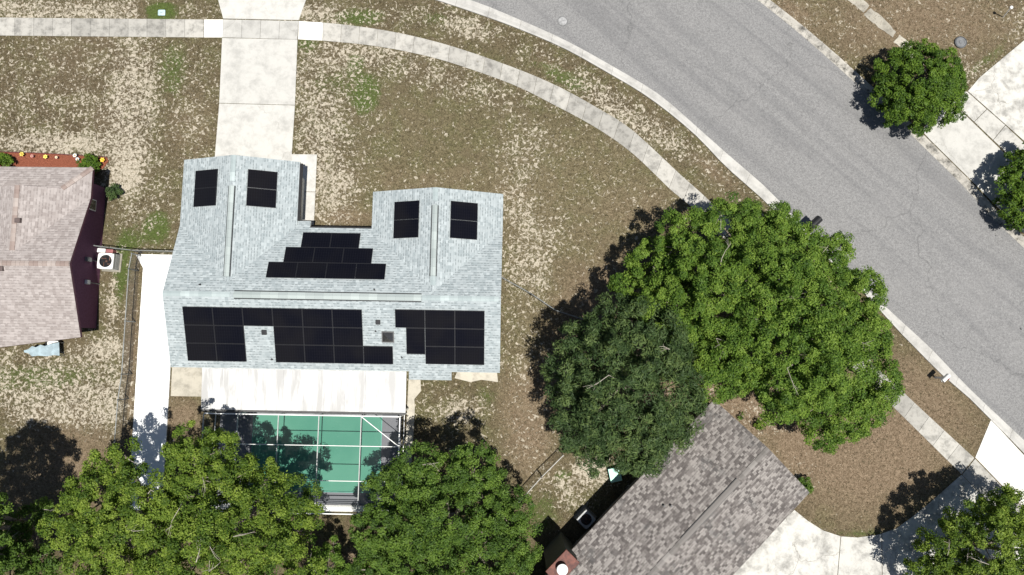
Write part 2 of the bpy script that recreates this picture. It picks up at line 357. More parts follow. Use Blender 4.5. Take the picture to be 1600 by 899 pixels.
# road
road_in = [(300, -85), (500, -58), (650, -25), (743, 3), (800, 26), (877, 60), (947, 98), (1027, 146), (1087, 197), (1133, 238), (1200, 296), (1249, 348), (1305, 402), (1360, 457), (1420, 513), (1450, 540), (1512, 605), (1550, 641), (1600, 688), (1680, 762), (1850, 920)]
kerb_in = [(300, -105), (495, -78), (642, -46), (672, -2), (733, 18), (800, 42), (880, 76), (943, 111), (1013, 153), (1083, 209), (1133, 261), (1179, 301), (1200, 321), (1233, 352), (1290, 403), (1352, 462), (1420, 536), (1430, 545), (1464, 580), (1512, 621), (1545, 654), (1600, 710), (1665, 782), (1835, 940)]
kerb_in[0:3] = [(298, -68), (497, -40), (625, -14)]
road_out = [(500, -330), (800, -240), (1040, -110), (1183, 0), (1240, 45), (1300, 97), (1332, 126), (1390, 178), (1440, 227), (1507, 293), (1545, 335), (1600, 388), (1700, 480), (1950, 700)]
kerb_out = [(503, -342), (804, -252), (1048, -120), (1193, -6), (1248, 37), (1308, 88), (1340, 117), (1399, 170), (1449, 219), (1516, 285), (1554, 327), (1608, 380), (1708, 472), (1958, 692)]
ri, ki, ro, ko = [catmull(PW(p), 1.0) for p in (road_in, kerb_in, road_out, kerb_out)]
def road():
    n = 90; A = arc(ri, n); B = arc(ro, n); bm = NB(); m = 6
    rows = [[bm.verts.new((a.lerp(b, k/m).x, a.lerp(b, k/m).y, .006+.05*math.sin(math.pi*k/m))) for k in range(m+1)] for a, b in zip(A, B)]
    for r0, r1 in zip(rows, rows[1:]):
        for k in range(m): bm.faces.new((r0[k], r1[k], r1[k+1], r0[k+1]))
    return struct('road', bm, M_ASPH, True)
road()
def kerb(name, Rd, Gr, n, tone=(.42, .62), mat=None):
    A = arc(Rd, n*2); B = arc(Gr, n*2); bm = NB(); tl = []
    prof = [(0, -.05), (0, .012), (.45, .008), (.72, .075), (.80, .10), (1.0, .105), (1.0, -.05)]
    for i in range(n):
        nb = len(bm.faces); seg = []
        for k in range(3):
            a, b = A[i*2+k].copy(), B[i*2+k].copy()
            d = (A[min(i*2+k+1, n*2)]-A[max(i*2+k-1, 0)]).normalized()*.006
            if k == 0: a += d; b += d
            if k == 2: a -= d; b -= d
            seg.append([bm.verts.new((a.lerp(b, t).x, a.lerp(b, t).y, z)) for t, z in prof])
        for s0, s1 in zip(seg, seg[1:]):
            for j in range(len(prof)-1): bm.faces.new((s0[j], s0[j+1], s1[j+1], s1[j]))
        bm.faces.new(seg[0]); bm.faces.new(seg[-1][::-1])
        tl += [random.uniform(*tone)]*(len(bm.faces)-nb)
    o = struct(name, bm, mat or M_KERB); a = o.data.attributes.new('tint', 'FLOAT', 'FACE'); a.data.foreach_set('value', np.array(tl, dtype=np.float32))
kerb('kerb', ri, ki, 34); kerb('far_kerb', ro, ko, 30, (.3, .6), M_KERBD)

# sidewalks
g1 = slabs('sidewalk', V2(PW([(-300, 24), (-100, 27), (0, 28), (318.5, 31)])), V2(PW([(-300, 50), (-100, 54), (0, 56), (318.5, 59)])), 21, .035, M_WALK, tints=[.5, .3, .45, .1, .35, .2, .4, .15, .55, .7, .62])
slabs('sidewalk', V2(PW([(319, 31), (349, 31)])), V2(PW([(319, 59), (348, 59)])), 1, .036, M_APRON, tints=[1.0])
slabs('sidewalk', V2(PW([(349, 31), (467, 33.5)])), V2(PW([(348, 59), (465, 62)])), 4, .036, M_DRIVE, tints=[.5, .35, .45, .4])
slabs('sidewalk', V2(PW([(467, 33.5), (505, 36)])), V2(PW([(466, 62), (504, 64)])), 1, .036, M_APRON, tints=[1.0])
top = catmull(PW([(505, 36), (533, 38.5), (575, 44), (623, 52), (700, 71), (800, 105), (875, 137), (940, 173), (987, 203), (1067, 277), (1103, 309), (1180, 385), (1300, 505), (1410, 612), (1522, 716)]), .8)
bot = catmull(PW([(504, 64), (550, 68), (590, 73), (633, 80.5), (700, 97), (800, 132), (863, 163), (928, 198), (987, 239), (1050, 299), (1083, 326), (1160, 402), (1275, 520), (1385, 626), (1502, 741)]), .8)
slabs('sidewalk', top, bot, 42, .035, M_WALK, tints=[.75, .5, .6, .45, .7, .55, .62, .4, .5, .2, .55, .3, .35, .6, .25, .1, .2, .05, .3, .6], sub=3)
slabs('sidewalk', V2(PW([(1523, 717), (1700, 900)])), V2(PW([(1503, 742), (1660, 905)])), 5, .036, M_WALK, tints=[.45, .35, .4])
# broken NE sidewalk half buried by soil
def ragged(pts, amp=.12, step=.22):
    P = [Vector(p) for p in PW(pts)]; out = []
    for a, b in zip(P, P[1:]+P[:1]):
        n = max(1, int((b-a).length/step)); nn = Vector((-(b-a).y, (b-a).x)).normalized()
        for k in range(n): out.append(a.lerp(b, k/n)+nn*random.uniform(-amp, amp)*.5)
    return out
plate('sidewalk', [ragged([(1322, 0), (1300, -25), (1330, -25), (1350, 0), (1359, 10), (1350, 19)]), ragged([(1350, 23), (1361, 13), (1380, 30), (1400, 50), (1394, 60), (1372, 42)]), ragged([(1395, 66), (1406, 54), (1425, 73), (1450, 100), (1435, 105), (1410, 78)])], .02, M_PAD, tints=[.5, .35, .8])

# driveways
D = lambda *p: PW(p)
plate('driveway', [D((333, -30), (488, -30), (478, 1), (467, 32), (349, 29.5), (341, 0)),
                   D((347.5, 60), (465, 62.5), (461, 164.5), (343, 161.5)),
                   D((343, 162.3), (461, 165.3), (455.5, 250), (455, 264), (335, 258))], .04, M_DRIVE, tints=[.72, .58, .66])
plate('entry_walk', [D((456, 241.5), (495.5, 242), (493, 300), (470, 299.5), (455, 275)), D((470, 300.3), (493, 300.8), (490.5, 352), (470, 352))], .045, M_DRIVE, tints=[.8, .72])
plate('driveway', [D((1548, 656), (1572, 682), (1600, 712), (1642, 757), (1700, 818), (1640, 836), (1523.5, 715))], .03, M_APRON, tints=[.7])
def curved(pts): return PW(pts)
plate('driveway', [PW([(1241, 797), (1262, 814), (1286, 829), (1313, 838), (1303, 960), (1080, 960), (1130, 899)]),
                   PW([(1314, 838.3), (1340, 840), (1370, 836), (1377, 834), (1378, 960), (1304, 960)]),
                   PW([(1378, 833.6), (1400, 826), (1425, 808), (1450, 788), (1502, 742), (1600, 845), (1640, 960), (1379, 960)])], .03, M_OLDDRIVE, tints=[.85, .75, .7])
plate('driveway', [PW([(1453, 219), (1440, 205), (1470, 165), (1500.5, 173), (1560, 231), (1640, 310), (1600, 365), (1520, 285)])], .03, M_DRIVE, tints=[.55])
plate('sidewalk', [PW([(1501, 171.5), (1480, 155), (1495, 142), (1511, 144), (1541, 171), (1521.5, 190.5)]), PW([(1522, 191), (1541.8, 171.5), (1570, 196), (1551, 219)]), PW([(1551.7, 219.4), (1570.6, 196.7), (1640, 262), (1620, 285)])], .034, M_OLDDRIVE, tints=[.7, .55, .5])
plate('driveway', [PW([(1512, 143), (1530, 122), (1556, 100), (1640, 30), (1700, 100), (1650, 265)])], .03, M_OLDDRIVE, tints=[.85])

# back pads, white painted path, mulch bed, pool deck
HX = Matrix.Rotation(R(-1), 4, 'Z')
def h(x, y, z=0): return HX @ Vector((x, y, z))
def hp(*p): return [h(*q).xy for q in p]
plate('white_path', [hp((-24.25, 5.98), (-21.62, 5.98), (-21.62, 5.1), (-23.72, 5.1)), hp((-23.72, 5.08), (-21.62, 5.08), (-21.6, 1.2), (-23.70, 1.2)), hp((-23.70, 1.18), (-21.6, 1.18), (-21.55, -3.2), (-23.66, -3.2)), hp((-23.66, -3.22), (-21.55, -3.22), (-21.5, -10.5), (-23.6, -10.5))], .10, M_WPATH, tints=[.6]*4)
plate('concrete_pad', [hp((-21.48, -1.0), (-19.3, -1.0), (-18.4, -1.0), (-18.4, -2.98), (-21.45, -2.98))], .03, M_PAD, tints=[.8])
plate('concrete_pad', [hp((-6.5, -1.6), (-5.75, -1.65), (-5.7, -2.4), (-6.1, -2.9), (-6.05, -3.5), (-6.15, -7.6), (-6.6, -7.6)), hp((-3.4, -1.0), (-.95, -1.0), (-.85, -1.75), (-1.9, -1.62), (-2.6, -1.78), (-3.6, -1.55))], .03, M_PAD, tints=[.95, 1.1])
def deck():
    bm = NB(); x0, x1, y0, y1 = -18.2, -6.85, -9.45, -1.1; px0, px1, py0, py1 = -16.15, -8.05, -8.7, -3.95
    for a, b, c, d in ((x0, px0, y0, y1), (px1, x1, y0, y1), (px0, px1, y0, py0), (px0, px1, py1, y1)):
        box(bm, a, b, c, d, -.1, .13, HX)
    bmesh.ops.remove_doubles(bm, verts=bm.verts, dist=.001)
    g = NG('grey_deck_coating'); n = g.noise(14, 4); g.col(g.mix(n, (.135, .14, .155), (.195, .20, .215))); deckm = g.m
    struct('pool_deck', bm, deckm)
    t = thing('swimming_pool', 'rectangular green swimming pool inside the screened enclosure', 'swimming pool', h((px0+px1)/2, (py0+py1)/2, 0), R(-1))
    hx, hy = (px1-px0)/2, (py1-py0)/2
    bm = NB()
    for a, b, c, d, z0, z1 in ((-hx, hx, -hy, hy, -1.6, -1.5), (-hx, -hx+.05, -hy, hy, -1.5, .12), (hx-.05, hx, -hy, hy, -1.5, .12), (-hx+.05, hx-.05, -hy, -hy+.05, -1.5, .12), (-hx+.05, hx-.05, hy-.05, hy, -1.5, .12)): box(bm, a, b, c, d, z0, z1)
    obj('basin', bm, plain('pool_plaster', (.10, .35, .27), .7), t)
    g = NG('green_water'); n = g.noise(.28, 3, .5, vec=g.oco()); g.col(g.mix(g.ss(n, .3, .7), (.065, .225, .160), (.095, .270, .195)))
    g.b.inputs['Roughness'].default_value = .2; g.b.inputs['Specular IOR Level'].default_value = .5; w_ = g.noise(2.5, 2, vec=g.oco()); g.bump(w_, .01, .3)
    bm = NB(); box(bm, -hx+.05, hx-.05, -hy+.05, hy-.05, -1.4, .05); obj('water', bm, g.m, t)
    bm = NB()
    for a, b, c, d in ((-hx-.01, hx+.01, hy-.06, hy+.14),): box(bm, a, b, c, d, .10, .145)
    obj('coping', bm, plain('pool_coping', (.24, .25, .26), .8), t)
deck()
def mulch():
    g = NG('red_mulch'); n = g.noise(24, 4, .8, 1); g.col(g.mix(g.ss(n, .35, .65), (.10, .025, .012), (.34, .115, .065))); g.bump(n, .06, 1)
    bm = NB(); prism(bm, PW([(-140, 236), (-40, 237), (0, 238), (60, 240), (110, 243), (168, 247), (170, 252), (163, 262), (150, 272), (100, 290), (-140, 290)]), -.05, .04); struct('mulch_bed', bm, g.m)
    t = thing('garden_edging', 'thin dark plastic edging strip along the red mulch bed', 'edging', U(80, 241)); T = Matrix.Translation(-U(80, 241))
    bm = NB(); pts = [U(*p, .07) for p in [(-120, 236), (-40, 236.5), (0, 237.5), (60, 239.5), (110, 242), (168, 246)]]
    for a, b in zip(pts, pts[1:]): tube(bm, [T @ a, T @ b], .025, 6)
    obj('edging_strip', bm, plain('burgundy_plastic', (.09, .02, .03), .6), t)
mulch()

# ------------------------------------------------------------------ roofs
def roof_mesh(name, faces, mat, parent, thick=.16, fascia=None, Mx=None):
    """faces: list of (points, eave_dir) planar polygons; u along the eave, v up the slope"""
    bm = NB(); uvl = bm.loops.layers.uv.new('UVMap'); vd = {}
    def V(p):
        k = tuple(round(c, 3) for c in p)
        if k not in vd: vd[k] = bm.verts.new(p)
        return vd[k]
    top = []
    for pts, ed in faces:
        f = bm.faces.new([V(p) for p in pts]); f.normal_update()
        if f.normal.z < 0: f.normal_flip()
        f.normal_update(); top.append(f)
        u = Vector(ed).normalized(); v = f.normal.cross(u)
        if v.z < 0: v = -v
        for l in f.loops: l[uvl].uv = (l.vert.co.dot(u)+50, l.vert.co.dot(v)+50)
    bedges = [e for e in bm.edges if len(e.link_faces) == 1]
    low = {}
    def LV(v):
        if v not in low: low[v] = bm.verts.new(v.co-Vector((0, 0, thick)))
        return low[v]
    for f in top:
        nf = bm.faces.new([LV(v) for v in reversed(f.verts)]); nf.material_index = 1
    for e in bedges:
        l = e.link_loops[0]; a, b = l.vert, l.link_loop_next.vert
        nf = bm.faces.new((b, a, LV(a), LV(b))); nf.material_index = 1
    bm.normal_update()
    me = bpy.data.meshes.new(name); bm.to_mesh(me); bm.free()
    return link(name, me, parent, [mat, fascia or M_FASC])

def caps(name, a, b, mat, parent, w=.15, seg=.26):   # overlapping ridge cap tiles
    a, b = Vector(a), Vector(b); d = (b-a); n = int(d.length/seg); d.normalize()
    side = d.cross(Vector((0, 0, 1))).normalized(); bm = NB(); uvl = bm.loops.layers.uv.new('UVMap')
    for i in range(n):
        p = a+d*i*seg; q = p+d*seg*1.0; vs = []
        for base, z in ((p, .030), (q, .012)):
            for s, dz in ((-w, -.34*w), (0, 0), (w, -.34*w)): vs.append(bm.verts.new(base+side*s+Vector((0, 0, z+dz+.015))))
        vb = [bm.verts.new(v.co-Vector((0, 0, .05))) for v in vs]
        fs = [bm.faces.new((vs[0], vs[1], vs[4], vs[3])), bm.faces.new((vs[1], vs[2], vs[5], vs[4])), bm.faces.new((vs[0], vb[0], vb[1], vs[1])), bm.faces.new((vs[1], vb[1], vb[2], vs[2])), bm.faces.new((vs[3], vs[4], vb[4], vb[3])), bm.faces.new((vs[4], vs[5], vb[5], vb[4])), bm.faces.new((vs[0], vs[3], vb[3], vb[0])), bm.faces.new((vs[2], vb[2], vb[5], vs[5]))]
        for f in fs:
            for l in f.loops: l[uvl].uv = (1, i*.26+.13+random.choice((0, 0, 0))*.1)
    return obj(name, bm, mat, parent)

def ridge_vent(a, b, mat, parent, w=.19):
    a, b = Vector(a), Vector(b); d = (b-a); L = d.length; d.normalize(); side = d.cross(Vector((0, 0, 1))).normalized(); bm = NB()
    pr = [(-w, -.34*w+.01), (-w, -.34*w+.075), (0, .10), (w, -.34*w+.075), (w, -.34*w+.01)]
    rings = [[bm.verts.new(p+side*s+Vector((0, 0, z))) for s, z in pr] for p in (a, b)]
    for k in range(5): bm.faces.new((rings[0][k], rings[0][(k+1) % 5], rings[1][(k+1) % 5], rings[1][k]))
    bm.faces.new(rings[0]); bm.faces.new(rings[1][::-1])
    uvl = bm.loops.layers.uv.new('UVMap'); k0 = .26*random.randint(3, 90)
    for f in bm.faces:
        for l in f.loops: l[uvl].uv = (1, k0+(l.vert.co-a).dot(d)*.5)
    o = obj('ridge_vent', bm, M_VENTC, parent)
    for s in (-1, 1):
        bm = NB(); tube(bm, [a+side*s*(w+.035)+Vector((0, 0, -.34*w+.015)), b+side*s*(w+.035)+Vector((0, 0, -.34*w+.012))], .027, 6)
        obj('vent_slot', bm, M_DARK, o)
    return o

# main house, in its own frame (origin 0,0 turned by -1 degree)
S_ = .36; ZE = 2.6; XW, XE, YS, YN = -20.3, -.7, -1.1, 7.45; YR = (YS+YN)/2; ZR = ZE+S_*(YN-YR)
def main_house():
    t = thing('solar_house', 'long house with pale blue grey shingle roof covered in black solar panels', 'house', (0, 0, 0), R(-1))
    gx0, gx1, gy = -20.3, -13.2, 11.52; gr = (gx0+gx1)/2; gz = ZE+S_*(gr-gx0); gm = YN-(gz-ZE)/S_
    ex0, ex1, ey = -8.65, -.7, 9.73; er = (ex0+ex1)/2; ez = ZE+S_*(er-ex0); em = YN-(ez-ZE)/S_
    E1, N1 = (1, 0, 0), (0, 1, 0)
    # the small entry extension runs the north slope further down
    dx = .42; zx = ZE-S_*dx
    F = [([(XW, YR, ZR), (XE, YR, ZR), (XE, YS, ZE), (-3.58, YS, ZE), (-3.58, YS-.5, ZE-.5*S_), (-6.12, YS-.5, ZE-.5*S_), (-6.12, YS, ZE), (XW, YS, ZE)], E1),
         ([(XW, YR, ZR), (XW, YN, ZE), (gr, gm, gz), (gx1, YN, ZE), (gx1, YN+dx, zx), (-12.4, YN+dx, zx), (-12.4, YN, ZE), (ex0, YN, ZE), (er, em, ez), (XE, YN, ZE), (XE, YR, ZR)], E1),
         ([(gx0, gy, ZE), (gr, gy, gz), (gr, gm, gz), (gx0, YN, ZE)], N1), ([(gx1, gy, ZE), (gr, gy, gz), (gr, gm, gz), (gx1, YN, ZE)], N1),
         ([(ex0, ey, ZE), (er, ey, ez), (er, em, ez), (ex0, YN, ZE)], N1), ([(ex1, ey, ZE), (er, ey, ez), (er, em, ez), (ex1, YN, ZE)], N1)]
    rf = roof_mesh('roof', F, M_SH_BLUE, t)
    caps('ridge_cap', (XW+.02, YR, ZR), (-16.2, YR, ZR), M_CAP, rf); caps('ridge_cap', (-5.25, YR, ZR), (XE-.02, YR, ZR), M_CAP, rf)
    caps('ridge_cap', (gr, gy-.02, gz), (gr, 9.75, gz), M_CAP, rf); caps('ridge_cap', (gr, 4.25, gz), (gr, gm+.25, gz), M_CAP, rf)
    caps('ridge_cap', (er, ey-.02, ez), (er, 8.72, ez), M_CAP, rf); caps('ridge_cap', (er, 4.45, ez), (er, em+.3, ez), M_CAP, rf)
    ridge_vent((-16.15, YR, ZR), (-5.3, YR, ZR), M_VENT, rf); ridge_vent((gr, 9.65, gz), (gr, 4.25, gz), M_VENT, rf, .15); ridge_vent((er, 8.65, ez), (er, 4.45, ez), M_VENT, rf, .15)
    # walls
    bm = NB(); i = .45; zt = ZE-.12
    box(bm, XW+i, XE-i, YS+i, YN-i, -.02, zt); obj('wall', bm, M_STUCCO, t)
    for a, b, yy, r_, z_ in ((gx0, gx1, gy, gr, gz), (ex0, ex1, ey, er, ez)):
        bm = NB(); box(bm, a+i, b-i, YN-i+.01, yy-i, -.02, zt)
        zz = ZE-.18; k = .02
        lo = [bm.verts.new(p) for p in ((a+i, yy-i, zt), (b-i, yy-i, zt), (r_, yy-i, z_-.2))]; hi = [bm.verts.new((v.co.x, v.co.y-.15, v.co.z)) for v in lo]
        bm.faces.new(lo); bm.faces.new(hi[::-1])
        for q in range(3): bm.faces.new((lo[q], lo[(q+1) % 3], hi[(q+1) % 3], hi[q]))
        obj('wall', bm, M_STUCCO, t)
    for xx, s in ((XW+i, 1), (XE-i, -1)):
        bm = NB(); lo = [bm.verts.new(p) for p in ((xx, YS+i, zt), (xx, YN-i, zt), (xx, YR, ZR-.2))]; hi = [bm.verts.new((v.co.x+.15*s, v.co.y, v.co.z)) for v in lo]
        bm.faces.new(lo); bm.faces.new(hi[::-1])
        for q in range(3): bm.faces.new((lo[q], lo[(q+1) % 3], hi[(q+1) % 3], hi[q]))
        obj('gable_wall', bm, M_STUCCO, t)
    bm = NB(); y = gy-i; box(bm, gx0+1.1, gx1-1.1, y+.004, y+.05, 0, 2.15)
    for q in range(1, 4): box(bm, gx0+1.15, gx1-1.15, y+.05, y+.062, q*.53-.02, q*.53+.02)
    obj('garage_door', bm, M_WHITE, t)
    def window(x0, x1, y, z0, z1, axis, s):
        fr = NB(); gl = NB()
        if axis == 'y':
            box(fr, x0, x1, min(y, y+s*.05), max(y, y+s*.05), z0, z1); box(gl, x0+.06, x1-.06, min(y+s*.052, y+s*.06), max(y+s*.052, y+s*.06), z0+.06, z1-.06)
        else:
            box(fr, min(y, y+s*.05), max(y, y+s*.05), x0, x1, z0, z1); box(gl, min(y+s*.052, y+s*.06), max(y+s*.052, y+s*.06), x0+.06, x1-.06, z0+.06, z1-.06)
        o = obj('window', fr, M_WHITE, t); obj('pane', gl, M_GLASS, o)
    window(-7.2, -5.2, ey-i+.003, .9, 2.1, 'y', 1); window(-3.6, -2.0, ey-i+.003, .9, 2.1, 'y', 1); window(-11.8, -9.6, YN-i+.003, .8, 2.1, 'y', 1)
    window(6.2, 7.4, XE-i+.003, 1, 2.1, 'x', 1); window(1, 2.6, XE-i+.003, 1, 2.1, 'x', 1); window(-3, -1.4, YS+i-.003, 1, 2.1, 'y', -1); window(2, 3.6, XW+i-.003, 1, 2.1, 'x', -1)
    bm = NB(); box(bm, -12.9, -12.0, YN-i+.003, YN-i+.05, 0, 2.08); d = obj('front_door', bm, plain('door_paint', (.06, .09, .12), .5), t)
    bm = NB(); lathe(bm, [(.03, 0), (.035, .05)], (-12.1, YN-i+.1, 1), 10); obj('handle', bm, M_GALV, d)
    bm = NB(); box(bm, gx1+.004, gx1+.16, YN+dx+.02, gy-.08, ZE-.17, ZE-.05, None, .02); obj('gutter_or_eave_shade', bm, M_BLACK, t)  # widened black strip, paints the deep shade between garage eave and walk
    bm = NB(); box(bm, -12.38, ex0-.02, YN+.004, YN+.11, ZE-.17, ZE-.05, None, .02); obj('gutter_or_eave_shade', bm, M_BLACK, t)  # black strip added to paint the shadow line along the north eave
    # vents, skylight
    zs = lambda yy: ZE+S_*(yy-YS); zn = lambda yy: ZE+S_*(YN-yy)
    tl = Matrix.Rotation(math.atan(S_), 4, 'X')
    def sbox(x, y, wd, hh, name, mat, z=None, rad=0):
        Mx = Matrix.Translation((x, y, zs(y))) @ tl; bm = NB(); box(bm, -wd/2, wd/2, -wd/2, wd/2, -.02, hh, Mx, bev=rad); return obj(name, bm, mat, rf)
    v = sbox(-14.55, 1.05, .30, .10, 'roof_vent', M_DARK, rad=.03); v2 = sbox(-7.85, 1.75, .28, .10, 'roof_vent', M_DARK, rad=.03)
    Mx = Matrix.Translation((-7.30, .90, zs(.90))) @ tl
    bm = NB(); box(bm, -.36, .36, -.34, .34, -.02, .05, Mx); sk = obj('skylight', bm, M_CHROME, rf)
    bm = NB(); vs = [bm.verts.new(Mx @ Vector(p)) for p in ((-.30, -.28, .052), (.30, -.28, .052), (.30, .28, .052), (-.30, .28, .052), (0, 0, .22))]
    for q in range(4): bm.faces.new((vs[q], vs[(q+1) % 4], vs[4]))
    bm.faces.new(vs[:4][::-1]); obj('dome', bm, plain('smoked_acrylic', (.035, .035, .035), .12, spec=.9), sk)
    for (x, y, f) in ((-14.2, -.55, zs), (-18.2, 3.72, zn), (-8.05, 3.6, zn), (-8.0, 1.2, zs), (-6.5, -.3, zs)):
        bm = NB(); lathe(bm, [(.045, -.05), (.045, .18), (.03, .18)], (x, y, f(y)), 10); obj('vent_pipe', bm, M_DARK, rf)
    # solar panels
    def cells():
        g = NG('black_solar_cells'); x = g.xyz(g.N.new('ShaderNodeUVMap').outputs[0])
        lx = g.math('LESS_THAN', g.math('FRACT', g.math('MULTIPLY', x[0], 12)), .06); ly = g.math('LESS_THAN', g.math('FRACT', g.math('MULTIPLY', x[1], 6)), .03)
        l = g.math('MAXIMUM', lx, ly); n = g.noise(.4, 2)
        c = g.mix(g.ss(n, .35, .65), (.0035, .0035, .006), (.007, .0065, .0075)); g.col(g.mix(g.math('MULTIPLY', l, .5), c, (.017, .017, .022)))
        g.b.inputs['Roughness'].default_value = .12; g.b.inputs['Specular IOR Level'].default_value = .25; return g.m
    MC = cells(); MF = plain('black_panel_frame', (.022, .022, .025), .4, metal=.2); PWd, PHt = 1.724, 1.096
    def pmesh(wd, hh):
        bm = NB(); uvl = bm.loops.layers.uv.new('UVMap'); box(bm, .02, wd-.02, -hh+.02, -.02, .075, .108)
        for f in bm.faces:
            for l in f.loops: l[uvl].uv = (l.vert.co.x/wd, -l.vert.co.y/hh)
        a = bpy.data.meshes.new('solar_panel'); bm.to_mesh(a); bm.free(); a.materials.append(MC)
        bm = NB()
        for q in ((0, wd, -.02, 0), (0, wd, -hh, -hh+.02), (0, .02, -hh+.02, -.02), (wd-.02, wd, -hh+.02, -.02)): box(bm, q[0], q[1], q[2], q[3], .07, .112)
        b = bpy.data.meshes.new('frame'); bm.to_mesh(b); bm.free(); b.materials.append(MF)
        bm = NB()
        box(bm, .05, wd-.05, -.5*hh-.03, -.5*hh+.03, -.01, .07)
        c = bpy.data.meshes.new('mounting_rail'); bm.to_mesh(c); bm.free(); c.materials.append(M_GALV)
        return a, b, c
    ms = pmesh(PWd, PHt); mn = pmesh(PWd, 1.014); mw = pmesh(1.66, 1.10); msp = pmesh(PHt, 1.60)
    def panel(Mx, m=ms):
        o = link('solar_panel', m[0], t); o.matrix_local = Mx
        for k, nm in ((1, 'frame'), (2, 'mounting_rail')): link(nm, m[k], o)
    px, py = 1.738, 1.112; cs = math.cos(math.atan(S_))
    def south(x, y, m=ms): panel(Matrix.Translation((x, y, zs(y))) @ Matrix.Rotation(math.atan(S_), 4, 'X'), m)
    rowy = lambda y0, r: y0-r*py*cs
    for c in range(6): south(-19.17+c*px, 2.46, ms)
    for c in (0, 1, 3, 4, 5): south(-19.17+c*px, rowy(2.46, 1))
    for c in (0, 1, 3, 4, 5, 6): south(-19.17+c*px, rowy(2.46, 2))
    bx, by = -6.83, 2.51
    for c in range(3): south(bx+c*px, by)
    for r in (1, 2):
        for c in (1, 2): south(bx+c*px, rowy(by, r))
    south(bx+px-.02-PHt, rowy(by, 1), msp)
    def north(x, y):   # upper-left corner seen from above; the slope falls towards +Y
        panel(Matrix.Translation((x, y, zn(y))) @ Matrix.Rotation(-math.atan(S_), 4, 'X'), mn)
    for n_, x0, y0 in ((2, -12.72, 7.07), (3, -13.60, 6.11), (4, -14.46, 5.15)):
        for c in range(n_): north(x0+c*px*1.0, y0)
    al = math.atan(S_)
    def wslope(xr, y, base, sgn):   # panels on the wing slopes, long side up the slope
        if sgn < 0: z = ZE+S_*(xr-base); panel(Matrix.Translation((xr, y, z)) @ Matrix.Rotation(-al, 4, 'Y'), mw)
        else: z = ZE+S_*(base-xr); panel(Matrix.Translation((xr, y, z)) @ Matrix.Rotation(al, 4, 'Y'), mw)
    for q in (0, 1):
        wslope(-19.30, 10.72-q*1.115, gx0, -1); wslope(-15.95, 10.72-q*1.115, gx1, 1)
        wslope(-7.17, 8.98-q*1.115, ex0, -1); wslope(-3.80, 8.98-q*1.115, ex1, 1)
    return t
main_house()

# ------------------------------------------------------------------ patio cover and pool cage
def patio():
    g = NG('stained_white_metal_roof'); x = g.xyz(g.oco())
    st = g.noise(1, 5, .65, .3, vec=g.comb(g.math('MULTIPLY', x[0], 1.6), g.math('MULTIPLY', x[1], .22))); st2 = g.noise(1, 4, .6, 0, vec=g.comb(g.math('MULTIPLY', x[0], 9), g.math('MULTIPLY', x[1], .3)))
    c = g.mix(g.math('MULTIPLY', g.ss(st, .44, .62), .75), (.54, .54, .535), (.33, .325, .315)); c = g.mix(g.math('MULTIPLY', g.ss(st2, .55, .75), .25), c, (.40, .40, .395))
    g.col(c); g.b.inputs['Roughness'].default_value = .5
    x0, x1, y0, y1 = -18.45, -6.27, -3.56, -1.16; cx = (x0+x1)/2
    t = thing('patio_cover', 'long flat white metal patio roof with grey streaks between house and pool', 'patio cover', h(cx, -2.4, 0), R(-1))
    def Q(bm, a, b, c, d, za, zb, th):      # sloped slab: za at y=d (house), zb at y=c
        lo = [(a, c, zb-th), (b, c, zb-th), (b, d, za-th), (a, d, za-th)]; hi = [(p[0], p[1], p[2]+th) for p in lo]
        L_ = [bm.verts.new((p[0]-cx, p[1]+2.4, p[2])) for p in lo]; H_ = [bm.verts.new((p[0]-cx, p[1]+2.4, p[2])) for p in hi]
        bm.faces.new(H_); bm.faces.new(L_[::-1])
        for i in range(4): bm.faces.new((L_[i], L_[(i+1) % 4], H_[(i+1) % 4], H_[i]))
    bm = NB(); n = 10; wd = (x1-x0)/n
    for i in range(n): Q(bm, x0+i*wd+.004, x0+(i+1)*wd-.004, y0, y1, 2.52, 2.36, .09)
    obj('roof_panel', bm, g.m, t)
    bm = NB(); Q(bm, x0, x1, y1+.002, y1+.10, 2.54, 2.56, .05); obj('flashing', bm, M_FASC, t)
    bm = NB(); Q(bm, x0, x1, y0-.14, y0-.01, 2.33, 2.30, .10); obj('gutter_or_eave_shade', bm, plain('dark_gutter', (.07, .07, .07), .6), t)
    for i in range(5):
        bm = NB(); xx = x0+.2+i*(x1-x0-.4)/4; box(bm, xx-cx-.05, xx-cx+.05, y0+2.4+.02, y0+2.4+.12, .0, 2.26); obj('post', bm, M_WHITE, t)
patio()
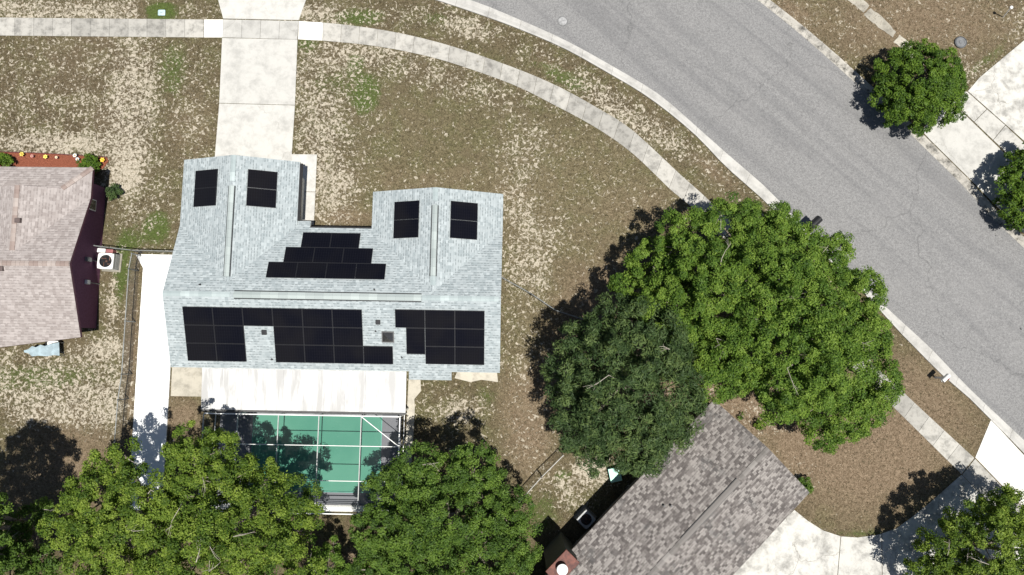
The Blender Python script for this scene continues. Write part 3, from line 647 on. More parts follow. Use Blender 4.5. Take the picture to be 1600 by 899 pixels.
def cage():
    x0, x1, y0, y1, z = -18.15, -6.55, -9.42, -3.78, 2.62; cx, cy = (x0+x1)/2, (y0+y1)/2
    t = thing('pool_enclosure', 'white framed screen enclosure over the green swimming pool', 'pool enclosure', h(cx, cy, 0), R(-1))
    M_WB = plain('dull_aluminium', (.40, .41, .40), .5, var=.1)
    def beam(nm, a, b, w_=.05, hh=.08, mat=M_WHITE):
        a = Vector(a)-Vector((cx, cy, 0)); b = Vector(b)-Vector((cx, cy, 0)); d = b-a; L = d.length
        q = d.to_track_quat('X', 'Z').to_matrix().to_4x4(); bm = NB(); box(bm, 0, L, -w_/2, w_/2, -hh/2, hh/2, Matrix.Translation(a) @ q); return obj(nm, bm, mat, t)
    xs = [x0, -16.13, -13.72, -11.33, -8.83, x1]; ys = [y1, -5.52, -7.54, y0]
    for y in ys: beam('beam', (x0+.03, y, z), (x1-.03, y, z), .055 if y in (y0, y1) else .036)
    for x in xs:
        for a, b in zip(ys, ys[1:]): beam('beam', (x, a-.04, z+.003), (x, b+.04, z+.003), .045 if x < x1 else .06, .08, M_WHITE if x == x1 else M_WB)
    beam('brace', (-8.80, y1-.05, z+.006), (x1-.05, -5.47, z+.006), .042, .06)
    for x in xs:
        for y in (y0, y1):
            if x in xs: beam('post', (x, y, .05), (x, y, z-.08), .06, .06)
    for y in ys[1:3]:
        for x in (x0, x1): beam('post', (x, y, .05), (x, y, z-.08), .06, .06)
    for x in (x0, x1): beam('rail', (x, y1, .95), (x, y0, .95), .04, .06)
    for zz in (.5, 1.0, 1.5): beam('rail', (x0, y0, zz), (x1, y0, zz), .04, .06)
    g = NG('insect_screen'); tr = g.N.new('ShaderNodeBsdfTransparent'); mx = g.N.new('ShaderNodeMixShader'); mx.inputs[0].default_value = .10
    g.b.inputs['Base Color'].default_value = (.08, .085, .085, 1); g.L(tr.outputs[0], mx.inputs[1]); g.L(g.b.outputs[0], mx.inputs[2]); g.L(mx.outputs[0], g.out.inputs[0])
    def sheet(pts):
        bm = NB(); bm.faces.new([bm.verts.new(Vector(p)-Vector((cx, cy, 0))) for p in pts]); obj('screen', bm, g.m, t)
    sheet([(x0, y0, z-.02), (x1, y0, z-.02), (x1, y1, z-.02), (x0, y1, z-.02)]); sheet([(x0, y0, .05), (x0, y1, .05), (x0, y1, z-.03), (x0, y0, z-.03)])
    sheet([(x1, y0, .05), (x1, y1, .05), (x1, y1, z-.03), (x1, y0, z-.03)]); sheet([(x0, y0, .05), (x1, y0, .05), (x1, y0, z-.03), (x0, y0, z-.03)])
    bm = NB(); box(bm, x0-cx-.1, x1-cx+.1, y0-cy-.42, y0-cy-.12, -.02, .16); obj('footing', bm, M_WHITE, t)
cage()

# ------------------------------------------------------------------ purple neighbour house
def purple_house():
    O = Vector((-30, 5.1, 0)); rz = R(-.6); Rz = Matrix.Rotation(rz, 4, 'Z'); Ri = Rz.inverted()
    t = thing('purple_house', 'purple walled house with pinkish beige shingle roof at the left edge', 'house', O, rz)
    def L(px, py, z): p = Ri @ (U(px, py, z)-O); return p
    zE, s = 2.5, .36
    xe = L(126, 527, zE).x; ys = L(126, 527, zE).y; yn = L(145, 310, zE).y; yf = L(146, 262, zE).y
    yr = (ys+yn)/2; zr = zE+s*(yn-yr)
    xwr = L(18, 340, zr).x; hw = xe+.02-xwr; xww = xwr-hw; zw = zE+s*hw
    if zw > zr-.02: s2 = (zr-.02-zE)/hw; zw = zr-.02
    else: s2 = s
    xL = -22
    E1, N1 = (1, 0, 0), (0, 1, 0)
    ym = yn-(zw-zE)/s
    # dutch hip: skirt rises from the front eave to the gablet
    sk = 1.45; zsk = zE+s2*sk; yg = yf-sk
    q_ = L(-20, 545, zE-.1); zq = zE-s*(ys-q_.y)
    F = [([(xL, yr, zr), (xe, yr, zr), (xe, ys, zE), (q_.x, q_.y, zq), (xL, q_.y, zq)], E1),
         ([(xL, yr, zr), (xe, yr, zr), (xe, yn, zE), (xwr, ym, zw), (xww, yn, zE), (xL, yn, zE)], E1),
         ([(xe, yf, zE), (xe, yn, zE), (xwr, ym, zw), (xwr, yg, zw), (xe-sk, yg, zsk)], N1),
         ([(xww, yf, zE), (xww, yn, zE), (xwr, ym, zw), (xwr, yg, zw), (xww+sk, yg, zsk)], N1),
         ([(xww, yf, zE), (xe, yf, zE), (xe-sk, yg, zsk), (xww+sk, yg, zsk)], E1)]
    rf = roof_mesh('roof', F, M_SH_PINK, t, .18, M_BURG)
    bm = NB(); a = [bm.verts.new(p) for p in ((xww+sk, yg+.01, zsk), (xe-sk, yg+.01, zsk), (xwr, yg+.01, zw-.03))]; b = [bm.verts.new((v.co.x, v.co.y-.1, v.co.z-.03)) for v in a]
    bm.faces.new(a); bm.faces.new(b[::-1])
    for q in range(3): bm.faces.new((a[q], a[(q+1) % 3], b[(q+1) % 3], b[q]))
    obj('gablet', bm, M_BURG, t)
    caps('ridge_cap', (xe-.02, yr, zr), (xL+.1, yr, zr), M_CAPPINK, rf); caps('ridge_cap', (xwr, yg-.02, zw), (xwr, ym+.1, zw), M_CAPPINK, rf)
    caps('hip_cap', (xe-.02, yf-.02, zE+.02), (xe-sk, yg, zsk+.02), M_CAPPINK, rf)
    i = .62; zt = zE-.13; bm = NB(); box(bm, xL+i, xe-i, ys+i, yn-i, -.02, zt); obj('wall', bm, M_PURPLE, t)
    bm = NB(); box(bm, xww+i, xe-i, yn-i+.01, yf-.7, -.02, zt); obj('wall', bm, M_PURPLE, t)
    bm = NB(); xx = xe-i; a = [bm.verts.new(p) for p in ((xx, ys+i, zt), (xx, yn-i, zt), (xx, yr, zr-.36))]; b = [bm.verts.new((v.co.x-.15, v.co.y, v.co.z)) for v in a]
    bm.faces.new(a); bm.faces.new(b[::-1])
    for q in range(3): bm.faces.new((a[q], a[(q+1) % 3], b[(q+1) % 3], b[q]))
    obj('gable_wall', bm, M_PURPLE, t)
    for px, py in ((29, 345), (2, 420)):
        z0 = zE+1.2
        for _ in range(12):
            p = L(px, py, z0); z0 = zE+(s*(p.y-ys) if p.y < yr else s2*(xe-p.x))
        bm = NB(); box(bm, p.x-.16, p.x+.16, p.y-.14, p.y+.14, z0-.1, z0+.14, None, .02); obj('roof_vent', bm, plain('brown_vent', (.10, .075, .07), .6), rf)
    # meter boxes on the east wall
    for yy, m_, hh in ((L(148, 407, 1).y, M_GALV, .45), (L(146, 442, 1).y, M_WHITE, .32)):
        bm = NB(); box(bm, xe-i, xe-i+.17, yy-.13, yy+.13, 1.2, 1.2+hh, None, .02); o = obj('meter_box', bm, m_, t)
        bm = NB(); tube(bm, [(xe-i+.06, yy, 1.2), (xe-i+.06, yy, .1)], .025); obj('conduit', bm, M_GALV, o)
    bm = NB(); y2 = L(146, 322, 1).y; box(bm, xe-i, xe-i+.06, y2-.35, y2+.35, 1.0, 2.0); o = obj('window', bm, M_WHITE, t)
    bm = NB(); box(bm, xe-i+.062, xe-i+.07, y2-.3, y2+.3, 1.05, 1.95); obj('pane', bm, M_GLASS, o)
purple_house()

# ------------------------------------------------------------------ brown shingled house
def brown_house():
    rz = R(45.4); Rz = Matrix.Rotation(rz, 4, 'Z'); Ri = Rz.inverted(); O = Rz @ Vector((0, -14.15, 0)); zE, s = 2.5, .29
    t = thing('brown_roofed_house', 'house turned at an angle with weathered grey brown shingle roof', 'house', O, rz)
    L = lambda px, py, z: Ri @ (U(px, py, z)-O)
    y1 = L(992, 755, zE).y; y0 = L(1263, 772, zE).y; x1 = L(1263, 772, zE).x; x1b = L(1119, 624, zE).x; x1 = (x1+x1b)/2; x0 = -13.5
    yr = (y0+y1)/2; zr = zE+s*(y1-yr); E1 = (1, 0, 0)
    rf = roof_mesh('roof', [([(x0, yr, zr), (x1, yr, zr), (x1, y0, zE), (x0, y0, zE)], E1), ([(x0, yr, zr), (x1, yr, zr), (x1, y1, zE), (x0, y1, zE)], E1)], M_SH_BROWN, t, .16, plain('brown_trim', (.12, .09, .07), .7))
    a = L(1152, 748, zr); b = L(1060, 838, zr)
    caps('ridge_cap', (x1-.02, yr, zr), (a.x, yr, zr), M_CAPBROWN, rf, .14); caps('ridge_cap', (b.x, yr, zr), (x0+.1, yr, zr), M_CAPBROWN, rf, .14)
    bm = NB(); ww = .15; pr = [(-ww, -.03), (-ww, .035), (0, .075), (ww, .035), (ww, -.03)]
    rings = [[bm.verts.new((x, yr+q, zr+z)) for q, z in pr] for x in (a.x, b.x)]
    for k in range(5): bm.faces.new((rings[0][k], rings[0][(k+1) % 5], rings[1][(k+1) % 5], rings[1][k]))
    bm.faces.new(rings[0]); bm.faces.new(rings[1][::-1]); rv = obj('ridge_vent', bm, M_CAPBROWN, rf)
    for q in (-1, 1):
        bm = NB(); tube(bm, [(a.x, yr+q*(ww+.015), zr-.01), (b.x, yr+q*(ww+.015), zr-.01)], .024, 6); obj('vent_slot', bm, M_DARK, rv)
    for px, py in ((1037, 790), (1048, 790)):
        z0 = 3.2
        for _ in range(10): p = L(px, py, z0); z0 = zE+s*(y1-p.y)
        bm = NB(); lathe(bm, [(.06, -.05), (.06, .2), (.04, .2)], (p.x, p.y, z0), 10); obj('vent_pipe', bm, M_DARK, rf)
    i = .5; zt = zE-.12; bm = NB(); box(bm, x0+i, x1-i, y0+i, y1-i, -.02, zt); obj('wall', bm, M_TAN, t)
    for xx, q in ((x1-i, -1), (x0+i, 1)):
        bm = NB(); A = [bm.verts.new(p) for p in ((xx, y0+i, zt), (xx, y1-i, zt), (xx, yr, zr-.3))]; B = [bm.verts.new((v.co.x+.15*q, v.co.y, v.co.z)) for v in A]
        bm.faces.new(A); bm.faces.new(B[::-1])
        for k in range(3): bm.faces.new((A[k], A[(k+1) % 3], B[(k+1) % 3], B[k]))
        obj('gable_wall', bm, M_TAN, t)
    bm = NB(); box(bm, 1.0, 5.2, y0+i-.05, y0+i-.004, 0, 2.1); obj('garage_door', bm, M_WHITE, t)
    for xx in (-3.5, .5):
        bm = NB(); box(bm, xx, xx+1.4, y1-i+.003, y1-i+.05, 1, 2.1); o = obj('window', bm, M_WHITE, t); bm = NB(); box(bm, xx+.06, xx+1.34, y1-i+.052, y1-i+.06, 1.06, 2.04); obj('pane', bm, M_GLASS, o)
    # chimney outside the north-west wall
    g = NG('red_brick'); br = g.N.new('ShaderNodeTexBrick'); g.L(g.oco(), br.inputs[0]); br.inputs['Scale'].default_value = 4; br.inputs['Color1'].default_value = (.20, .055, .04, 1); br.inputs['Color2'].default_value = (.13, .04, .03, 1); br.inputs['Mortar'].default_value = (.2, .17, .15, 1); g.col(br.outputs[0])
    cx = L(873, 880, 4.1).x; yc = y1+.18
    bm = NB(); box(bm, cx-.78, cx+.78, yc-.52, yc+.42, -.02, 4.05); ch = obj('chimney', bm, plain('olive_siding', (.10, .105, .08), .8), t)
    g2 = NG('rusty_cap'); n = g2.noise(3, 5, .7, .5); g2.col(g2.mix(g2.ss(n, .35, .7), (.06, .017, .013), (.17, .055, .036))); g2.b.inputs['Roughness'].default_value = .6
    bm = NB(); box(bm, cx-.84, cx+.84, yc-.57, yc+.47, 4.052, 4.16, None, .02); obj('chimney_cap', bm, g2.m, ch)
    bm = NB(); lathe(bm, [(.17, 0), (.17, .30), (.31, .30), (.31, .36), (.10, .46)], (cx-.05, yc-.05, 4.16), 22); obj('flue_cap', bm, M_WHITE, ch)
brown_house()

# ------------------------------------------------------------------ small things
def fence(name, label, pts, hgt, parts_mat, posts=2.4, rail_r=.03, wires=True, grp=None):
    P = [U(p[0], p[1], hgt) for p in pts]; base = P[0].copy(); base.z = 0
    t = thing(name, label, 'fence', base, 0, grp); P = [p-base for p in P]
    bm = NB(); tube(bm, P, rail_r, 8); obj('top_rail', bm, parts_mat, t)
    g = NG('chain_link_wire'); tr = g.N.new('ShaderNodeBsdfTransparent'); mx = g.N.new('ShaderNodeMixShader')
    x = g.xyz(g.N.new('ShaderNodeUVMap').outputs[0]); a = g.math('FRACT', g.math('MULTIPLY', g.math('ADD', x[0], x[1]), 14)); b = g.math('FRACT', g.math('MULTIPLY', g.math('SUBTRACT', x[0], x[1]), 14))
    l = g.math('MAXIMUM', g.math('LESS_THAN', a, .16), g.math('LESS_THAN', b, .16)); g.L(l, mx.inputs[0]); g.L(tr.outputs[0], mx.inputs[1]); g.L(g.b.outputs[0], mx.inputs[2]); g.L(mx.outputs[0], g.out.inputs[0])
    g.b.inputs['Base Color'].default_value = (.12, .12, .115, 1); g.b.inputs['Metallic'].default_value = .4
    bm = NB(); uvl = bm.loops.layers.uv.new('UVMap'); s = 0
    for a_, b_ in zip(P, P[1:]):
        L = (b_-a_).xy.length; vs = [bm.verts.new((a_.x, a_.y, .04)), bm.verts.new((b_.x, b_.y, .04)), bm.verts.new(b_), bm.verts.new(a_)]
        f = bm.faces.new(vs)
        for lp, uv in zip(f.loops, ((s, 0), (s+L, 0), (s+L, hgt), (s, hgt))): lp[uvl].uv = uv
        s += L
        n = max(1, int(L/posts))
        for k in range(n+1):
            q = a_.lerp(b_, k/n); pb = NB(); lathe(pb, [(.035, 0), (.035, hgt+.02), (.045, hgt+.02), (.04, hgt+.07), (.01, hgt+.09)], (q.x, q.y, 0), 10); obj('post', pb, parts_mat, t)
    obj('wire_mesh', bm, g.m, t)
    return t
fence('chain_link_fence', 'grey chain link fence running along the white painted path', [(206, 396), (201, 420), (190, 585), (184, 625), (178, 700), (172, 790)], 1.2, M_GALV)
fence('chain_link_fence', 'short grey chain link fence from purple house to solar house', [(148, 384), (171, 387), (206, 391), (278, 393)], 1.2, M_GALV)
fence('chain_link_fence', 'grey chain link fence slanting from solar house to dark tree', [(783, 433), (830, 459), (868, 485), (905, 497), (950, 515)], 1.2, M_GALV)
fence('chain_link_fence', 'pale railed fence between leafy tree and brown roofed house', [(880, 712), (846, 746), (810, 786), (790, 806)], 1.2, plain('weathered_rail', (.40, .39, .36), .7), posts=1.6)

def ac_unit(px, py, s, label, rz=0, topcol=None):
    c = U(px, py, .75); t = thing('air_conditioner', label, 'air conditioner', (c.x, c.y, 0), rz); hw = s/2
    bm = NB(); box(bm, -hw-.1, hw+.1, -hw-.1, hw+.1, 0, .06); obj('base_pad', bm, M_PAD, t)
    bm = NB(); box(bm, -hw+.03, hw-.03, -hw+.03, hw-.03, .06, .56)
    for k in range(6): box(bm, -hw, hw, -hw, hw, .10+k*.075, .125+k*.075)
    for q in ((-hw+.005, hw-.005, -hw+.005, -hw+.03), (-hw+.005, hw-.005, hw-.03, hw-.005), (-hw+.005, -hw+.03, -hw+.03, hw-.03), (hw-.03, hw-.005, -hw+.03, hw-.03)): box(bm, q[0], q[1], q[2], q[3], .565, .715)
    obj('cabinet', bm, plain('cabinet_grey', (.30, .30, .28), .6), t)
    bm = NB(); n = 32; ro_, = (.40*s,)
    outer = [(-hw, -hw), (hw, -hw), (hw, hw), (-hw, hw)]
    sq = []
    for k in range(n):
        a = 2*math.pi*k/n; cx, cy = math.cos(a), math.sin(a); m = max(abs(cx), abs(cy)); q = (hw/m)*(1 if m > .78 else (.93+.07*(m-.707)/.073)); sq.append((cx*q, cy*q))
    for z in (.72, .77):
        pass
    o_t = [bm.verts.new((x, y, .77)) for x, y in sq]; o_b = [bm.verts.new((x, y, .72)) for x, y in sq]
    i_t = [bm.verts.new((ro_*math.cos(2*math.pi*k/n), ro_*math.sin(2*math.pi*k/n), .77)) for k in range(n)]; i_b = [bm.verts.new((v.co.x, v.co.y, .72)) for v in i_t]
    for k in range(n):
        j = (k+1) % n; bm.faces.new((o_t[k], o_t[j], i_t[j], i_t[k])); bm.faces.new((o_b[k], o_b[j], o_t[j], o_t[k])); bm.faces.new((i_t[k], i_t[j], i_b[j], i_b[k]))
    obj('top_panel', bm, topcol or M_WHITE, t)
    bm = NB(); lathe(bm, [(ro_, .60), (ro_, .62)], (0, 0, 0), 24); obj('shroud', bm, M_BLACK, t)
    bm = NB()
    for k in range(4):
        a = k*math.pi/2; Mx = Matrix.Rotation(a, 4, 'Z') @ Matrix.Rotation(R(20), 4, 'X'); box(bm, .05, ro_*.85, -.08, .08, .64, .65, Matrix.Translation((0, 0, 0)) @ Mx)
    lathe(bm, [(.08, .62), (.08, .69), (.03, .70)], (0, 0, 0), 12); obj('fan', bm, plain('rust_fan', (.14, .07, .05), .6), t)
    bm = NB()
    for rr in (.1, .2, .3, .38): tube(bm, [(rr*s*math.cos(2*math.pi*k/20), rr*s*math.sin(2*math.pi*k/20), .765) for k in range(21)], .004, 4)
    for k in range(8): a = k*math.pi/4; tube(bm, [(0, 0, .765), (ro_*math.cos(a), ro_*math.sin(a), .765)], .004, 4)
    obj('grille', bm, M_DARK, t)
ac_unit(165, 408, 1.0, 'white square air conditioner with round fan beside the purple wall', R(-3))
ac_unit(916, 812, .85, 'grey air conditioner in the shade behind the brown roofed house', R(45), plain('grey_top', (.35, .36, .36), .6))

def small_boxes():
    for px, py, a, b, hh, m, lab, nm in ((158, 391.5, .5, .22, .5, M_WHITE, 'small white utility box under the fence beside purple wall', 'utility_box'), (171, 392.5, .42, .20, .42, plain('dusty_red', (.26, .10, .10), .7), 'small dusty red box next to a white utility box by the fence', 'utility_box')):
        c = U(px, py, hh); t = thing(nm, lab, 'box', (c.x, c.y, 0), R(-4)); bm = NB(); box(bm, -a/2, a/2, -b/2, b/2, 0, hh-.04, None, .015); obj('body', bm, m, t)
        bm = NB(); box(bm, -a/2-.015, a/2+.015, -b/2-.015, b/2+.015, hh-.038, hh, None, .012); obj('lid', bm, m, t)
small_boxes()

# pale blue torn awning and basement hatch behind the purple house
def awning():
    c = U(70, 545, .5); t = thing('awning', 'torn pale blue awning sheet lying low behind the purple house', 'awning', (c.x, c.y, 0))
    out = [(37, 548), (44, 546), (50, 541), (56, 543), (63, 539), (70, 541), (78, 538), (92, 535), (93, 556), (84, 555), (74, 557), (60, 556), (50, 557), (44, 552), (38, 551)]
    pts = [U(x, y, .6)-Vector((c.x, c.y, 0)) for x, y in out]
    bm = NB(); prism(bm, [(p.x, p.y) for p in pts], .57, .60); obj('sheet', bm, plain('pale_blue_sheet', (.28, .36, .40), .7, var=.2, scale=3), t)
    for k in (0, 7, 8, 11):
        p = pts[k]; bm = NB(); box(bm, p.x*.93-.02, p.x*.93+.02, p.y*.93-.02, p.y*.93+.02, 0, .568); obj('leg', bm, M_GALV, t)
    c = U(82, 534, .3); t = thing('window_well', 'small dark framed hatch with white cover at purple house rear', 'hatch', (c.x, c.y, 0), R(-1))
    bm = NB(); 
    for q in ((-.42, .42, .16, .20), (-.42, -.38, -.2, .16), (.38, .42, -.2, .16)): box(bm, q[0], q[1], q[2], q[3], 0, .34)
    obj('frame', bm, M_BLACK, t); bm = NB(); box(bm, -.37, .37, -.2, 0.05, 0, .22); obj('cover', bm, M_WHITE, t)
awning()

# mailboxes
def mailbox(px, py, rz, label, mat, dark_post, k=1):
    c = U(px, py, 1.05); t = thing('mailbox', label, 'mailbox', (c.x, c.y, 0), rz)
    bm = NB(); w_, l_ = .11*k, .27*k; n = 10; rings = []
    for x in (-l_, l_): rings.append([bm.verts.new((x, w_*math.cos(a), 1.12+(w_*math.sin(a) if math.sin(a) > 0 else 0))) for a in [math.pi*q/n for q in range(n+1)]]+[bm.verts.new((x, -w_, 1.0)), bm.verts.new((x, w_, 1.0))])
    m_ = len(rings[0])
    for q in range(m_): bm.faces.new((rings[0][q], rings[0][(q+1) % m_], rings[1][(q+1) % m_], rings[1][q]))
    bm.faces.new(rings[0]); bm.faces.new(rings[1][::-1]); b = obj('box', bm, mat, t)
    bm = NB(); box(bm, -.02, .1, -w_-.02, -w_-.005, 1.05, 1.25); obj('flag', bm, plain('flag_red', (.35, .03, .03), .5) if k < 2 else M_BLACK, b)
    bm = NB(); box(bm, -.05, .05, -.05, .05, 0, .985); box(bm, -.28*k, .28*k, -.06, .06, .986, .998); obj('post', bm, dark_post, t)
mailbox(1477, 591, R(42), 'white mailbox on a post beside the kerb near the pale driveway', M_WHITE, M_WHITE, 1.05)
mailbox(1270, 351, R(42), 'black mailbox on the kerb beside the big green tree', M_BLACK, M_BLACK, 2.1)  # box oversized so its black shape takes in its own cast shadow
def post_lamp():
    c = U(1567, 27); t = thing('leaning_post', 'thin pale post with round cap leaning on the far lawn', 'post', c)
    top_ = U(1580, 12, 1.2)-c; bm = NB(); tube(bm, [(0, 0, 0), top_], .035, 8); obj('pole', bm, M_WHITE, t)
    bm = NB(); lathe(bm, [(.06, -.08), (.11, -.02), (.10, .05), (.03, .09)], top_, 14); obj('cap', bm, M_WHITE, t)
post_lamp()
def covers():
    c = U(1500, 67); t = thing('drain_cover', 'round grey drain cover with a raised dark rim in the far lawn', 'manhole cover', c)
    bm = NB(); lathe(bm, [(.40, -.02), (.40, .10), (.33, .14), (.33, .05)], (0, 0, 0), 30); obj('rim', bm, plain('old_iron', (.09, .095, .10), .7), t)
    bm = NB(); lathe(bm, [(.325, .03), (.325, .11), (.24, .12), (.22, .10), (.13, .10), (.11, .125), (.02, .125)], (0, 0, 0), 30); obj('lid', bm, plain('grey_lid', (.15, .155, .16), .8), t)
    c = U(879, 33.5); t = thing('manhole_cover', 'round pale patched manhole cover set in the asphalt road', 'manhole cover', (c.x, c.y, .012))
    bm = NB(); lathe(bm, [(.36, 0), (.36, .012), (.30, .016), (.29, .012)], (0, 0, 0), 28); obj('rim', bm, plain('patch_ring', (.15, .15, .15), .9), t)
    bm = NB(); lathe(bm, [(.285, 0), (.285, .016), (.05, .018)], (0, 0, 0), 28); obj('lid', bm, plain('patch_lid', (.28, .28, .28), .9, var=.3), t)
    c = U(253, 20.5); t = thing('meter_cover', 'pale blue rounded meter cover in green grass by the sidewalk', 'meter cover', c)
    bm = NB(); box(bm, -.24, .24, -.20, .20, 0, .07, None, .05); obj('lid', bm, plain('pale_blue_plastic', (.40, .52, .55), .6), t)
    bm = NB(); box(bm, -.07, .07, -.04, .04, .071, .085); obj('reader_flap', bm, plain('grey_flap', (.3, .36, .38), .6), t)
covers()
def crate():
    c = U(961, 742, .35); t = thing('storage_bin', 'turquoise plastic bin with pale lid beside the dark tree', 'bin', (c.x, c.y, 0), R(12))
    g = plain('turquoise_plastic', (.16, .52, .42), .5, var=.2, scale=5); hw, hl = .34, .40
    bm = NB(); vs = [bm.verts.new(p) for p in ((-hw*.85, -hl*.85, 0), (hw*.85, -hl*.85, 0), (hw*.85, hl*.85, 0), (-hw*.85, hl*.85, 0), (-hw, -hl, .38), (hw, -hl, .38), (hw, hl, .38), (-hw, hl, .38))]
    for q in ((3, 2, 1, 0), (4, 5, 6, 7), (0, 1, 5, 4), (1, 2, 6, 5), (2, 3, 7, 6), (3, 0, 4, 7)): bm.faces.new([vs[i] for i in q])
    obj('tub', bm, g, t); bm = NB(); box(bm, -hw-.02, hw+.02, -hl-.02, hl+.02, .381, .42, None, .015); box(bm, -hw+.09, hw-.09, -hl+.1, hl-.1, .42, .44, None, .008); obj('lid', bm, plain('mint_lid', (.34, .66, .55), .45), t)
crate()

def flower(name, px, py, c, label, r=.16, n=6, hgt=.3, grp=None):
    p = U(px, py, hgt); t = thing(name, label, 'garden ornament', (p.x, p.y, 0), random.uniform(0, 1), grp)
    bm = NB(); tube(bm, [(0, 0, 0), (0, 0, hgt)], .012, 6); obj('stem', bm, M_DARK, t)
    bm = NB()
    for k in range(n):
        a = 2*math.pi*k/n; d = Vector((math.cos(a), math.sin(a), 0)); s = Vector((-d.y, d.x, 0))
        vs = [bm.verts.new(q) for q in (d*.02+Vector((0, 0, hgt)), d*r*.6+s*r*.32+Vector((0, 0, hgt+.03)), d*r+Vector((0, 0, hgt+.01)), d*r*.6-s*r*.32+Vector((0, 0, hgt+.03)))]; bm.faces.new(vs)
        vb = [bm.verts.new(v.co-Vector((0, 0, .012))) for v in vs]; bm.faces.new(vb[::-1])
    obj('petals', bm, plain('petal', c, .5), t); bm = NB(); lathe(bm, [(.03, -.01), (.045, .015), (.02, .045)], (0, 0, hgt), 10); obj('centre', bm, plain('petal_centre', (c[1]*.8, c[0]*.4, .03), .5), t)
Y_, P_, Wt = (.58, .47, .09), (.55, .26, .28), (.62, .62, .60)
flower('garden_flower', 34, 241, Y_, 'large yellow pinwheel flower at the left of the mulch bed edge', .17)
flower('garden_flower', 50, 244, P_, 'round pink flower ornament near the left yellow flower', .12)
flower('garden_flower', 71, 245, (.8, .72, .15), 'pale yellow flower ornament in the middle of the mulch bed edge', .15)
flower('garden_flower', 88, 246, (.80, .72, .62), 'small cream flower ornament between yellow flower and white group', .10)
flower('garden_flower', 117, 243, Wt, 'white flower ornament, upper one of the grey white pair', .15, 7)
flower('garden_flower', 121, 249, (.55, .58, .60), 'grey white flower ornament, lower one of the white pair', .14, 7)
flower('garden_flower', 131, 250, (.8, .78, .3), 'tiny pale yellow flower ornament right of the white pair', .08)
flower('garden_flower', 141, 248, (.62, .14, .12), 'small red flower ornament near the right end of the mulch bed', .09)
flower('garden_flower', 160, 250, (.80, .50, .04), 'orange yellow flower ornament at the right end of the mulch bed', .17)

# ------------------------------------------------------------------ trees
def leaf_mat(name, c1, c2, c3, trans=.3):
    g = NG(name); t = g.attr('tint'); c = g.ramp(t, [(0, c1), (.5, c2), (1, c3)]); g.col(c)
    g.b.inputs['Roughness'].default_value = .6; g.b.inputs['Specular IOR Level'].default_value = .22
    tr = g.N.new('ShaderNodeBsdfTranslucent'); mx = g.N.new('ShaderNodeMixShader'); mx.inputs[0].default_value = trans
    g.L(g.mix(1, c, (1.3, 1.5, .5), 'MULTIPLY'), tr.inputs[0]); g.L(g.b.outputs[0], mx.inputs[1]); g.L(tr.outputs[0], mx.inputs[2]); g.L(mx.outputs[0], g.out.inputs[0])
    return g.m
ML_OAK = leaf_mat('oak_leaves', (.040, .086, .012), (.098, .172, .022), (.185, .270, .042))
ML_YEL = leaf_mat('yellow_green_leaves', (.036, .074, .010), (.108, .170, .020), (.215, .285, .044))
ML_DARK = leaf_mat('dark_green_leaves', (.026, .050, .016), (.052, .088, .028), (.105, .150, .045), .2)
ML_COMP = leaf_mat('dense_green_leaves', (.024, .054, .006), (.062, .118, .011), (.110, .178, .018), .15)
ML_DEEP = leaf_mat('deep_green_leaves', (.034, .070, .012), (.068, .124, .017), (.120, .190, .028), .22)
M_BARK = plain('grey_bark', (.20, .17, .14), .95, var=.35, scale=8)
M_TWIG = plain('pale_dead_twig', (.38, .34, .29), .9, var=.2)

